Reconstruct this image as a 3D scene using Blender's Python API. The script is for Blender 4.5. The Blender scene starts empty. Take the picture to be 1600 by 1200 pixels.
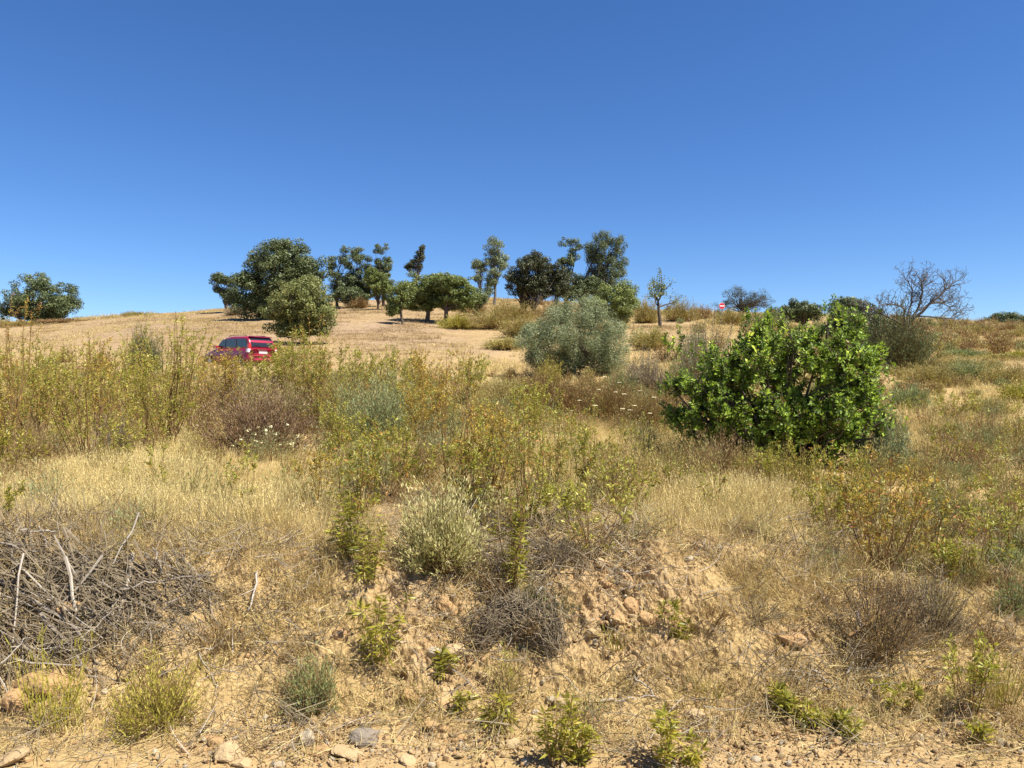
import bpy, math, random
import numpy as np
from math import radians as R_, pi
rng = np.random.default_rng(7)
random.seed(7)
SC = bpy.context.scene
COL = SC.collection
EYE = 1.6
FPX = 1200.0        # focal length in pixels of the 1600 px wide photograph

# ------------------------------------------------------------------ noise
def _h(ix, iy, iz, s):
    n = (ix.astype(np.int64)*374761393 + iy.astype(np.int64)*668265263 + iz.astype(np.int64)*2147483647 + s*974711) & 0xffffffff
    n = ((n ^ (n >> 13))*1274126177) & 0xffffffff
    n = ((n ^ (n >> 16))*2246822519) & 0xffffffff
    return ((n ^ (n >> 15)) & 0xffff)/65535.0
def vnoise(x, y, z=None, s=0):
    x = np.asarray(x, float); y = np.asarray(y, float)
    z = np.zeros_like(x) if z is None else np.asarray(z, float)
    ix, iy, iz = np.floor(x), np.floor(y), np.floor(z)
    fx, fy, fz = x-ix, y-iy, z-iz
    fx, fy, fz = [f*f*(3-2*f) for f in (fx, fy, fz)]
    r = 0
    for a in (0, 1):
        for b in (0, 1):
            for c in (0, 1):
                w = (fx if a else 1-fx)*(fy if b else 1-fy)*(fz if c else 1-fz)
                r = r + w*_h(ix+a, iy+b, iz+c, s)
    return r*2-1
def fbm(x, y, z=None, s=0, o=4):
    r, a, f = 0, 1.0, 1.0
    for i in range(o):
        r = r + a*vnoise(x*f, y*f, None if z is None else z*f, s+i*17)
        a *= .5; f *= 2.03
    return r

# ------------------------------------------------------------------ terrain height
PXC = np.array([-300, 0, 200, 400, 600, 800, 1000, 1200, 1400, 1600, 1900], float)
STN = {  # depth : screen row of the ground in each column
 3.6: [1125,1122,1122,1125,1128,1126,1122,1118,1124,1126,1128],
 3.8: [1045,1042,1042,1048,1050,1045,1042,1052,1070,1075,1078],
 4.05:[950, 950, 950, 960, 965, 955, 935, 965, 1005,1010,1010],
 4.35:[842, 842, 848, 858, 872, 872, 850, 866, 935, 945, 945],
 4.9: [810, 810, 815, 825, 836, 836, 818, 828, 885, 898, 898],
 5.6: [788, 788, 791, 796, 803, 803, 792, 802, 845, 856, 856],
 6.5: [766, 766, 768, 772, 776, 776, 768, 775, 815, 825, 825],
 8:   [735, 735, 737, 738, 740, 740, 738, 742, 762, 770, 770],
 11:  [696, 696, 697, 697, 698, 698, 698, 700, 705, 706, 706],
 15:  [658, 658, 658, 658, 660, 660, 655, 652, 648, 648, 648],
 20:  [627, 627, 625, 625, 623, 625, 622, 618, 616, 612, 612],
 28:  [600, 600, 597, 595, 592, 596, 590, 582, 578, 578, 578],
 37:  [580, 580, 576, 575, 566, 568, 556, 550, 555, 558, 560],
 50:  [552, 550, 532, 528, 526, 535, 520, 525, 532, 542, 545],
 65:  [528, 526, 507, 498, 500, 508, 507, 506, 516, 528, 532],
 80:  [515, 513, 497, 488, 482, 486, 497, 497, 506, 520, 525],
 100: [510, 508, 492, 479, 466, 463, 488, 490, 498, 510, 515],
 130: [510, 508, 496, 486, 470, 467, 490, 490, 496, 500, 506]}
_ds = np.array(sorted(STN)); _tab = np.array([[EYE+(600-v)/FPX*d for v in STN[d]] for d in _ds])
NU, NV = 420, 161
_lu = np.linspace(math.log(3.0), math.log(130), NU); _pv = np.linspace(-300, 1900, NV)
_t1 = np.array([np.interp(_pv, PXC, row) for row in _tab])
_ds2 = np.concatenate([[3.0, 3.3], _ds]); _t1 = np.vstack([np.zeros((2, NV)), _t1])
TB = np.array([np.interp(np.exp(_lu), _ds2, _t1[:, j]) for j in range(NV)]).T
for _ in range(2):
    p = np.pad(TB, ((3, 3), (6, 6)), 'edge')
    TB = sum(p[i:i+NU, 6:-6] for i in range(7))/7
    p = np.pad(TB, ((0, 0), (6, 6)), 'edge')
    TB = sum(p[:, i:i+NV] for i in range(13))/13
def base_h(x, y):
    x = np.asarray(x, float); y = np.asarray(y, float)
    d = np.clip(y, 3.0, 130)
    px = np.clip(800+FPX*x/d, -299.9, 1899.9)
    u = (np.log(d)-_lu[0])/(_lu[1]-_lu[0]); v = (px+300)/(_pv[1]-_pv[0])
    u = np.clip(u, 0, NU-1.001); v = np.clip(v, 0, NV-1.001)
    i = u.astype(int); j = v.astype(int); fu = u-i; fv = v-j
    z = (TB[i, j]*(1-fu)+TB[i+1, j]*fu)*(1-fv)+(TB[i, j+1]*(1-fu)+TB[i+1, j+1]*fu)*fv
    far = np.clip((y-130)/350, 0, 1); far = far*far*(3-2*far)
    return z*(1-far)
def H(x, y):
    x = np.asarray(x, float); y = np.asarray(y, float)
    a = np.clip((y-3.3)/3, 0, 1)
    return base_h(x, y) + a*(.05*vnoise(x*.9, y*.9, s=3) + .03*vnoise(x*2.3, y*2.3, s=5)) + \
        np.clip((y-30)/40, 0, 1)*.25*vnoise(x*.13, y*.13, s=9)
def row(px, d):
    x = (np.asarray(px, float)-800)/FPX*d
    return 600-FPX*(H(x, d)-EYE)/d
OLD = {3.6: [1125,1122,1122,1125,1128,1126,1122,1118,1124,1126,1128], 3.95:[1038,1035,1035,1040,1040,1035,1030,1040,1060,1065,1068], 4.35:[935,935,935,948,950,945,925,950,985,990,990],
 4.8:[838,838,845,855,868,868,848,860,918,925,925], 5.4:[800,800,805,815,825,825,810,815,865,880,880], 6.5: STN[6.5]}
def bankd(px, d):
    """planting depths near the bank were measured on a shallower profile: keep the photo row, return the depth on this one"""
    if d >= 6.4 or d < 3.6: return d
    ks = sorted(OLD); r = np.interp(d, ks, [np.interp(px, PXC, OLD[k]) for k in ks]); ks2 = [k for k in sorted(STN) if k <= 6.5]
    return float(np.interp(-r, [-np.interp(px, PXC, STN[k]) for k in ks2], ks2))
def at(px, d):
    x = (px-800)/FPX*d
    return (x, d, float(H(x, d)))
def blob(px, py, L):
    r = np.zeros_like(np.asarray(px, float))
    for (cx, cy, rx, ry, w) in L:
        r = np.maximum(r, w*np.exp(-(((px-cx)/rx)**2+((py-cy)/ry)**2)))
    return r
BARE = [(690,1030,75,100,1),(640,930,70,45,.8),(960,945,90,75,1),(1010,1010,60,50,.8),(560,1165,330,35,.9),(880,1020,60,50,.6),
        (1150,1180,300,45,.7),(150,930,60,35,.7),(330,1000,120,60,.35),(1100,860,120,30,.55),(1540,1150,160,60,.55),(60,1080,90,50,.7),(1250,1000,50,20,.6),
        (1570,720,70,25,.5),(1560,660,50,12,.5),(470,890,60,40,.3)]
KEEP = [(405,725,110,45,1),(690,900,110,50,1),(900,605,90,28,.9),(1210,735,180,35,.8),(1400,600,70,22,.8),(585,715,70,20,.6),(370,600,80,25,.7)]
FIELD = [(280,515,330,60,1),(420,560,200,30,.8),(610,525,190,60,1),(480,500,200,30,1),(1040,520,80,25,.8),(700,545,120,30,.8),(60,530,150,25,.9),(1600,575,60,15,.6)]

# ------------------------------------------------------------------ mesh building
class G:
    def __init__(s): s.v = []; s.f = []; s.t = []; s.m = []; s.n = 0
    def add(s, V, F, t=.5, m=0):
        V = np.asarray(V, float).reshape(-1, 3); F = np.asarray(F, int).reshape(-1, 4)
        s.v.append(V); s.f.append(F+s.n); s.n += len(V)
        s.t.append(np.broadcast_to(np.asarray(t, float), (len(F),)).copy()); s.m.append(np.full(len(F), m, int))
        return s
    def mesh(s, name, mats, smooth=False):
        V = np.concatenate(s.v); F = np.concatenate(s.f)
        me = bpy.data.meshes.new(name)
        me.vertices.add(len(V)); me.vertices.foreach_set('co', V.astype(np.float32).ravel())
        me.loops.add(len(F)*4); me.loops.foreach_set('vertex_index', F.astype(np.int32).ravel())
        me.polygons.add(len(F)); me.polygons.foreach_set('loop_start', np.arange(len(F), dtype=np.int32)*4)
        me.polygons.foreach_set('material_index', np.concatenate(s.m).astype(np.int32))
        me.polygons.foreach_set('use_smooth', np.full(len(F), bool(smooth)))
        a = me.attributes.new('tint', 'FLOAT', 'FACE'); a.data.foreach_set('value', np.clip(np.concatenate(s.t), 0, 1).astype(np.float32))
        for m in (mats if isinstance(mats, (list, tuple)) else [mats]): me.materials.append(m)
        me.update(calc_edges=True); me.validate()
        return me
    def obj(s, name, mats, parent=None, smooth=False):
        return link(name, s.mesh(name, mats, smooth), parent)
def link(name, me, parent=None):
    o = bpy.data.objects.new(name, me); COL.objects.link(o)
    if parent is not None: o.parent = parent
    return o
def tag(o, label, cat, group=None):
    o['label'] = label; o['category'] = cat
    if group: o['group'] = group
    return o
def empty(name, loc, label, cat, group=None, rz=0):
    o = bpy.data.objects.new(name, None); COL.objects.link(o); o.empty_display_size = .2
    o.location = loc; o.rotation_euler = (0, 0, rz)
    return tag(o, label, cat, group)

def nrm(a): return a/np.maximum(np.linalg.norm(a, axis=-1, keepdims=True), 1e-9)
def rdir(n, r=None): return nrm((r or rng).normal(size=(n, 3)))
def tubes(P, Rr, S=4):
    P = np.asarray(P, float); Rr = np.asarray(Rr, float); N, K, _ = P.shape
    T = nrm(np.gradient(P, axis=1))
    ref = np.where(np.abs(T[:, :1, 2:3]) > .9, np.array([1., 0, 0]), np.array([0, 0, 1.]))
    A = nrm(np.cross(T, np.broadcast_to(ref, T.shape))); B = np.cross(T, A)
    ang = np.arange(S)/S*2*pi
    V = P[:, :, None]+Rr[:, :, None, None]*(A[:, :, None]*np.cos(ang)[None, None, :, None]+B[:, :, None]*np.sin(ang)[None, None, :, None])
    b = (np.arange(N)*K*S)[:, None, None]+(np.arange(K-1)*S)[None, :, None]
    s0 = np.arange(S)[None, None]; s1 = (np.arange(S)+1) % S
    F = np.stack([b+s0, b+s1, b+S+s1, b+S+s0], -1).reshape(-1, 4)
    return V.reshape(-1, 3), F
def leaves(P, D, L, W, fold=.25, r=None, N_=None):
    """five vertices, two quads: a folded lance-shaped leaf from P along D"""
    r = r or rng; n = len(P); D = nrm(D); L = np.broadcast_to(L, (n,))[:, None]; W = np.broadcast_to(W, (n,))[:, None]
    Sd = nrm(np.cross(D, rdir(n, r) if N_ is None else N_)); Nn = np.cross(D, Sd)
    m = P+D*L*.45+Nn*W*fold
    V = np.stack([P, m+Sd*W*.5-Nn*W*fold*1.2, P+D*L*.5, m-Sd*W*.5-Nn*W*fold*1.2, P+D*L-Nn*W*fold*.8], 1)
    b = (np.arange(n)*5)[:, None]
    F = np.concatenate([b+np.array([[0, 2, 4, 1]]), b+np.array([[0, 3, 4, 2]])], 0)
    return V.reshape(-1, 3), F
def cards(P, Nn, L, W, r=None):
    r = r or rng; n = len(P); L = np.broadcast_to(L, (n,))[:, None]; W = np.broadcast_to(W, (n,))[:, None]
    A = nrm(np.cross(Nn, rdir(n, r))); B = np.cross(nrm(Nn), A)
    V = np.stack([P-A*L*.5, P+B*W*.5, P+A*L*.5, P-B*W*.5], 1)
    return V.reshape(-1, 3), (np.arange(n)*4)[:, None]+np.arange(4)[None]
def bez(a, c, b, K):
    t = np.linspace(0, 1, K)[None, :, None]
    return a[:, None]*(1-t)**2+2*c[:, None]*t*(1-t)+b[:, None]*t*t

# ------------------------------------------------------------------ materials
def newmat(name):
    m = bpy.data.materials.new(name); m.use_nodes = True; nt = m.node_tree; nt.nodes.clear()
    return m, nt, nt.nodes.new, nt.links.new
def ramp(nt, cols, fac):
    n = nt.nodes.new('ShaderNodeValToRGB'); e = n.color_ramp.elements
    while len(e) < len(cols): e.new(.5)
    for i, c in enumerate(cols):
        e[i].position = i/max(1, len(cols)-1); e[i].color = (*c, 1)
    nt.links.new(fac, n.inputs[0]); return n.outputs[0]
def leafmat(name, cols, trans=.3, rough=.55, spec=.3, vary=.25):
    m, nt, N, L = newmat(name)
    a = N('ShaderNodeAttribute'); a.attribute_name = 'tint'
    oi = N('ShaderNodeObjectInfo')
    mm = N('ShaderNodeMath'); mm.operation = 'MULTIPLY_ADD'; L(oi.outputs['Random'], mm.inputs[0]); mm.inputs[1].default_value = vary; mm.inputs[2].default_value = -vary*.5
    ad = N('ShaderNodeMath'); ad.operation = 'ADD'; ad.use_clamp = True; L(a.outputs['Fac'], ad.inputs[0]); L(mm.outputs[0], ad.inputs[1])
    c = ramp(nt, cols, ad.outputs[0])
    p = N('ShaderNodeBsdfPrincipled'); L(c, p.inputs['Base Color']); p.inputs['Roughness'].default_value = rough
    p.inputs['Specular IOR Level'].default_value = spec
    t = N('ShaderNodeBsdfTranslucent'); L(c, t.inputs['Color'])
    mx = N('ShaderNodeMixShader'); mx.inputs[0].default_value = trans; L(p.outputs[0], mx.inputs[1]); L(t.outputs[0], mx.inputs[2])
    o = N('ShaderNodeOutputMaterial'); L(mx.outputs[0], o.inputs[0]); return m
def woodmat(name, cols, scale=8):
    m, nt, N, L = newmat(name)
    tc = N('ShaderNodeTexCoord'); nz = N('ShaderNodeTexNoise'); nz.inputs['Scale'].default_value = scale; nz.inputs['Detail'].default_value = 6
    L(tc.outputs['Object'], nz.inputs['Vector'])
    a = N('ShaderNodeAttribute'); a.attribute_name = 'tint'
    ad = N('ShaderNodeMath'); ad.operation = 'ADD'; L(nz.outputs['Fac'], ad.inputs[0]); L(a.outputs['Fac'], ad.inputs[1])
    hf = N('ShaderNodeMath'); hf.operation = 'MULTIPLY'; hf.inputs[1].default_value = .5; L(ad.outputs[0], hf.inputs[0])
    c = ramp(nt, cols, hf.outputs[0])
    p = N('ShaderNodeBsdfPrincipled'); L(c, p.inputs['Base Color']); p.inputs['Roughness'].default_value = .85; p.inputs['Specular IOR Level'].default_value = .2
    b = N('ShaderNodeBump'); b.inputs['Strength'].default_value = .5; b.inputs['Distance'].default_value = .01; L(nz.outputs['Fac'], b.inputs['Height']); L(b.outputs[0], p.inputs['Normal'])
    o = N('ShaderNodeOutputMaterial'); L(p.outputs[0], o.inputs[0]); return m
def plain(name, col, rough=.5, spec=.5, metal=0, coat=0, noise=.1):
    m, nt, N, L = newmat(name)
    nz = N('ShaderNodeTexNoise'); nz.inputs['Scale'].default_value = 6; nz.inputs['Detail'].default_value = 5
    tc = N('ShaderNodeTexCoord'); L(tc.outputs['Object'], nz.inputs['Vector'])
    c = ramp(nt, [tuple(v*(1-noise) for v in col), tuple(min(1, v*(1+noise)) for v in col)], nz.outputs['Fac'])
    p = N('ShaderNodeBsdfPrincipled'); L(c, p.inputs['Base Color']); p.inputs['Roughness'].default_value = rough
    p.inputs['Specular IOR Level'].default_value = spec; p.inputs['Metallic'].default_value = metal; p.inputs['Coat Weight'].default_value = coat
    o = N('ShaderNodeOutputMaterial'); L(p.outputs[0], o.inputs[0]); return m

STRAW = [(.355,.27,.105),(.555,.43,.175),(.68,.545,.23),(.76,.64,.305)]
M = dict(
 straw=leafmat('dry_straw', STRAW, .25, .6, .25, .35),
 straw_brown=leafmat('brown_dry_grass', [(0.220,0.143,0.066),(0.363,0.252,0.121),(0.473,0.343,0.165)], .25, .6, .2, .3),
 grass_green=leafmat('fading_green_grass', [(.22,.21,.06),(.30,.29,.09),(.40,.36,.14)], .3),
 rock_y=leafmat('rockrose_yellow_green', [(0.536,0.255,0.060),(0.236,0.240,0.036),(0.315,0.323,0.042),(0.441,0.413,0.060),(0.599,0.510,0.108)], .35, .45, .4),
 rock_o=leafmat('rockrose_amber', [(0.472,0.195,0.060),(0.252,0.225,0.042),(0.394,0.300,0.048),(0.599,0.405,0.054),(0.662,0.480,0.096)], .35, .45, .4),
 rock_g=leafmat('rockrose_bright', [(0.149,0.147,0.020),(0.253,0.248,0.029),(0.387,0.351,0.046),(0.549,0.419,0.069)], .38, .4, .45),
 carob=leafmat('glossy_green_leaf', [(0.259,0.171,0.058),(0.074,0.117,0.020),(0.186,0.284,0.032),(0.370,0.495,0.051),(0.704,0.780,0.090)], .3, .5, .3, .1),
 oak=leafmat('evergreen_oak_leaf', [(0.057,0.076,0.028),(0.101,0.128,0.047),(0.155,0.186,0.071),(0.228,0.253,0.107)], .2, .5, .35, .15),
 oak_yellow=leafmat('yellowish_oak_leaf', [(0.098,0.112,0.035),(0.182,0.203,0.059),(0.280,0.287,0.098),(0.364,0.350,0.140)], .28, .5, .3, .1),
 oak_dark=leafmat('dark_oak_leaf', [(0.043,0.051,0.022),(0.074,0.079,0.032),(0.111,0.117,0.045)], .2, .5, .35, .15),
 oak_light=leafmat('light_oak_leaf', [(0.113,0.140,0.040),(0.193,0.232,0.061),(0.304,0.330,0.096)], .25, .5, .35, .15),
 gum=leafmat('pale_gum_leaf', [(0.130,0.156,0.078),(0.234,0.273,0.130),(0.351,0.377,0.195)], .3, .45, .4, .15),
 olive=leafmat('silvery_olive_leaf', [(0.127,0.150,0.064),(0.220,0.255,0.119),(0.332,0.365,0.189),(0.438,0.469,0.271)], .22, .5, .35, .1),
 sage=leafmat('sage_leaf', [(0.178,0.207,0.077),(0.283,0.317,0.129),(0.402,0.413,0.196)], .25),
 cream=leafmat('cream_tip_leaf', [(0.192,0.207,0.052),(0.338,0.330,0.102),(0.518,0.476,0.186),(0.663,0.596,0.280)], .3),
 brown=leafmat('brown_dry_scrub', [(0.140,0.080,0.035),(0.266,0.166,0.069),(0.435,0.304,0.129),(0.617,0.477,0.219)], .25),
 darkbrown=leafmat('dark_brown_scrub', [(.075,.036,.02),(.14,.078,.045),(.25,.16,.09),(.44,.33,.2)], .25),
 rust=leafmat('rust_scrub_leaf', [(.13,.065,.025),(.24,.125,.04),(.30,.19,.06),(.28,.25,.075),(.38,.32,.13)], .3),
 ochre=leafmat('olive_ochre_scrub_leaf', [(0.234,0.176,0.055),(0.330,0.270,0.073),(0.454,0.385,0.115),(0.578,0.486,0.194)], .3),
 greyd=leafmat('grey_dry_scrub', [(0.207,0.160,0.095),(0.336,0.271,0.162),(0.492,0.407,0.244)], .2),
 broom=leafmat('broom_stem', [(0.259,0.243,0.032),(0.382,0.340,0.050),(0.532,0.449,0.098)], .25),
 greensoft=leafmat('soft_green_scrub', [(0.179,0.216,0.073),(0.262,0.297,0.109),(0.386,0.392,0.158)], .3),
 stem=woodmat('brown_stem', [(0.091,0.056,0.022),(0.197,0.118,0.047),(0.302,0.198,0.083)]),
 bark=woodmat('grey_bark', [(.05,.038,.03),(.10,.08,.062),(.17,.14,.11)], 5),
 deadw=woodmat('bleached_wood', [(0.175,0.142,0.109),(0.310,0.266,0.210),(0.455,0.404,0.328)], 14),
 deadtree=woodmat('dead_branch', [(0.070,0.060,0.052),(0.132,0.116,0.100),(0.202,0.180,0.156)], 6),
 palest=woodmat('pale_wood', [(0.295,0.262,0.221),(0.426,0.385,0.336),(0.508,0.476,0.426)], 14),
 stick=woodmat('weathered_stick', [(0.097,0.072,0.044),(0.194,0.152,0.096),(0.310,0.253,0.167)], 16),
 flower=plain('cream_flower', (.74,.68,.42), .8, .2),
 white=plain('white_flower', (.8,.76,.66), .8, .2),
 stone=woodmat('tan_stone', [(.28,.19,.095),(.40,.285,.15),(.51,.385,.22)], 12),
 stone_g=woodmat('grey_stone', [(0.137,0.106,0.080),(0.210,0.171,0.129),(0.304,0.252,0.187)], 12),
 stone_o=woodmat('orange_stone', [(.28,.165,.075),(.40,.25,.115),(.50,.345,.18)], 12),
 stone_w=woodmat('pale_stone', [(0.298,0.235,0.146),(0.384,0.318,0.214),(0.451,0.388,0.282)], 12),
)

# ------------------------------------------------------------------ plants (unit builders, metres)
def g_rockrose(h, w, stems, leaf, dens, r, d=6, low=.3, shoot=False):
    """upright resinous shrub: fanned thin stems, side twigs, paired narrow leaves"""
    S, F = G(), G()
    n = stems; ph = r.uniform(0, 2*pi, n); u = np.sqrt(r.uniform(0, 1, n))
    hh = h*(1-.22*u*r.uniform(.1, 1, n))*r.uniform(.78, 1.04, n); hh[0] = h
    if n > 1: u[0] *= .35
    a = np.stack([r.normal(0, .03*w, n), r.normal(0, .03*w, n), np.full(n, -.03)], 1)
    b = np.stack([u*w*.5*np.cos(ph), u*w*.5*np.sin(ph), hh], 1)
    c = a*.4+b*.6; c[:, 2] = hh*r.uniform(.25, .45, n); c[:, :2] += r.normal(0, .04*w, (n, 2))
    K = 7; P = bez(a, c, b, K); P[:, 1:-1] += r.normal(0, .012*h, (n, K-2, 3))
    rad = max(.0028*h+.001, .00022*d)*np.linspace(1.3, .45, K)[None]*r.uniform(.8, 1.3, (n, 1))
    S.add(*tubes(P, rad), t=.5)
    tw = 2 if shoot else max(2, int(6*min(1.3, h/.8)))
    si = np.repeat(np.arange(n), tw); m = len(si)
    t = r.uniform(low, .97, m); k = np.clip((t*(K-1)).astype(int), 0, K-2); f = (t*(K-1)-k)[:, None]
    st = P[si, k]*(1-f)+P[si, k+1]*f
    tang = nrm(P[si, k+1]-P[si, k]); side = nrm(np.cross(tang, rdir(m, r)))
    ln = h*r.uniform(.10, .24, m)*(1.15-t*.6)
    e = st+nrm(tang*.9+side*.75)*ln[:, None]
    P2 = bez(st, (st+e)/2+side*ln[:, None]*.12, e, 4)
    S.add(*tubes(P2, max(.0012, .00016*d)*np.linspace(1.2, .6, 4)[None]*np.ones((m, 1)), 3), t=.35)
    # leaves along twigs and stem tips
    nl = 7 if shoot else max(3, int(dens))
    q = np.repeat(np.arange(m), nl); s = r.uniform(.15, 1.0, len(q))
    kk = np.clip((s*3).astype(int), 0, 2); ff = (s*3-kk)[:, None]
    pos = P2[q, kk]*(1-ff)+P2[q, kk+1]*ff; ax = nrm(P2[q, kk+1]-P2[q, kk])
    sd = nrm(np.cross(ax, rdir(len(q), r)))
    D = ax*r.uniform(.35, 1.2, (len(q), 1))+sd+np.array([0, 0, -.12])
    tt = np.clip(.45+.18*r.normal(size=len(q))+.12*(s-.5)+.1*r.normal(size=m)[q], .05, 1); tt[r.uniform(size=len(q)) < .07] = 0
    L = leaf*r.uniform(.55, 1.15, len(q)); V, Fc = leaves(pos, D, L, L*r.uniform(.2, .32, len(q)), r=r)
    F.add(V, Fc, np.concatenate([tt, tt]))
    nt_ = 30 if shoot else max(6, int(dens*1.4)); q = np.repeat(np.arange(n), nt_); s = r.uniform(.28 if shoot else .72, 1.0, len(q))
    kk = np.clip((s*(K-1)).astype(int), 0, K-2); ff = (s*(K-1)-kk)[:, None]
    pos = P[q, kk]*(1-ff)+P[q, kk+1]*ff; ax = nrm(P[q, kk+1]-P[q, kk]); sd = nrm(np.cross(ax, rdir(len(q), r)))
    D = ax*r.uniform(.3, 1.3, (len(q), 1))*(.6 if shoot else 1)+sd+np.array([0, 0, -.25 if shoot else 0])
    tt = np.clip(.55+.2*r.normal(size=len(q)), .05, 1); L = leaf*r.uniform(.5, 1.3, len(q)); V, Fc = leaves(pos, D, L, L*(.17 if shoot else .3), r=r)
    F.add(V, Fc, np.concatenate([tt, tt]))
    return S, F
def g_scrub(h, w, n, leaf, nl, r, d=8, up=.5, thick=.22, tip=.25, flat=1.0, shell=.45):
    """rounded shrub of many fine twigs with small slivers of leaf on their outer part"""
    S, F = G(), G()
    ph = r.uniform(0, 2*pi, n); ct = r.uniform(.02, 1, n)**.75; sn = np.sqrt(1-ct**2); q = r.uniform(.62, 1.05, n)*(1+.18*np.sin(ph*3+r.uniform(0, 6))+.1*np.sin(ph*7))
    b = np.stack([w*.5*sn*np.cos(ph)*q, w*.5*sn*np.sin(ph)*q, h*(ct**flat)*q], 1)
    a = np.stack([b[:, 0]*.12, b[:, 1]*.12, np.full(n, -.03)], 1)+r.normal(0, .02*w, (n, 3))*[1, 1, 0]
    c = a*.45+b*.55; c[:, 2] = b[:, 2]*(.5-up*.5)+r.normal(0, .04*h, n)
    K = 6; P = bez(a, c, b, K); P[:, 1:] += r.normal(0, .018*h, (n, K-1, 3))
    S.add(*tubes(P, max(.0016, .00016*d)*np.linspace(1.8, .6, K)[None]*r.uniform(.7, 1.4, (n, 1)), 3), t=r.uniform(.2, .8, n*(K-1)*3))
    i = np.repeat(np.arange(n), nl); s = 1-(1-shell)*r.uniform(0, 1, len(i))**1.3; s = np.minimum(s, .999)
    k = np.clip((s*(K-1)).astype(int), 0, K-2); f = (s*(K-1)-k)[:, None]
    pos = P[i, k]*(1-f)+P[i, k+1]*f+r.normal(0, leaf*.55, (len(i), 3)); ax = nrm(P[i, k+1]-P[i, k])
    D = ax+.75*rdir(len(i), r)+np.array([0, 0, .35])
    tt = np.clip(.42+.2*r.normal(size=len(i))+tip*(s-.7)/.3+.1*r.normal(size=n)[i], 0, 1)
    L = leaf*r.uniform(.6, 1.3, len(i)); V, Fc = leaves(pos, D, L, L*thick, fold=.1, r=r)
    F.add(V, Fc, np.concatenate([tt, tt])); F.P = P
    return S, F
def g_broom(h, w, n, r, d=5):
    S = G(); ph = r.uniform(0, 2*pi, n); u = np.sqrt(r.uniform(0, 1, n))
    a = np.stack([u*.18*w*np.cos(ph), u*.18*w*np.sin(ph), np.full(n, -.02)], 1)
    b = np.stack([u*w*.5*np.cos(ph), u*w*.5*np.sin(ph), h*r.uniform(.5, 1, n)*(1-.25*u)], 1)+r.normal(0, .03*h, (n, 3))
    c = a*.5+b*.5; c[:, 2] = b[:, 2]*.35; K = 5; P = bez(a, c, b, K)
    S.add(*tubes(P, max(.0014, .0002*d)*np.linspace(1.3, .5, K)[None]*np.ones((n, 1)), 3), t=np.repeat(r.uniform(.1, .8, n), (K-1)*3))
    F = G(); m = n*9; i = np.repeat(np.arange(n), 9); s = r.uniform(.3, .99, m); k = np.clip((s*(K-1)).astype(int), 0, K-2); f = (s*(K-1)-k)[:, None]
    pos = P[i, k]*(1-f)+P[i, k+1]*f; ax = nrm(P[i, k+1]-P[i, k]); L = h*r.uniform(.05, .13, m)
    tt = np.clip(.5+.22*r.normal(size=m), 0, 1); V, Fc = leaves(pos, ax+.5*rdir(m, r), L, np.maximum(.004, L*.09), r=r); F.add(V, Fc, np.concatenate([tt, tt]))
    return S, F

FIL = {}
def plant(kind, px, d, top, wpx, label, mat, name, cat='shrub', group=None, dens=1.0, stemmat='stem', seed=None, leaf=None, stems=None, share=None, dy=0):
    d = bankd(px, d); x, y, z = at(px, d); s = d/FPX
    base = row(px, d); h = max(.12, (base-top)*s); w = wpx*s
    r = np.random.default_rng(int(px*7+d*131) if seed is None else seed)
    root = empty(name, (x, y, z-.01), label, cat, group, r.uniform(0, 6.28) if kind != 'rr1' else 0)
    if share and share in FIL:
        (sm, fm), (h0, w0) = FIL[share]
        link('stems', sm, root); link('foliage', fm, root); root.scale = (w/w0, w/w0, h/h0)
        return root
    if kind.startswith('rr'):
        lf = leaf or max(.034, .0040*d); n = stems or max(3, int(6+16*min(1.5, w)))
        S, F = g_rockrose(h, w, n, lf, (18 if d < 12 else 12)*dens, r, d, low=.18 if h < .6 else .25, shoot=kind == 'rrs')
    elif kind == 'broom':
        S, F = g_broom(h, w, int(60*dens), r, d)
    else:
        lf = leaf or max(.02, .0026*d); n = int((90+150*min(1.6, w))*dens)
        S, F = g_scrub(h, w, n, lf, int(27*dens**.5), r, d, up=.7 if kind == 'up' else .45, tip=.35 if kind == 'tip' else .15, flat=.8 if kind == 'up' else 1)
    so = S.obj('stems', M[stemmat] if kind != 'broom' else M[mat], root); fo = F.obj('foliage', M[mat], root)
    if share: FIL[share] = ((so.data, fo.data), (h, w))
    root['_P'] = 0; del root['_P']
    plant.F = F; plant.fo = fo; plant.hw = (h, w)
    return root

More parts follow.
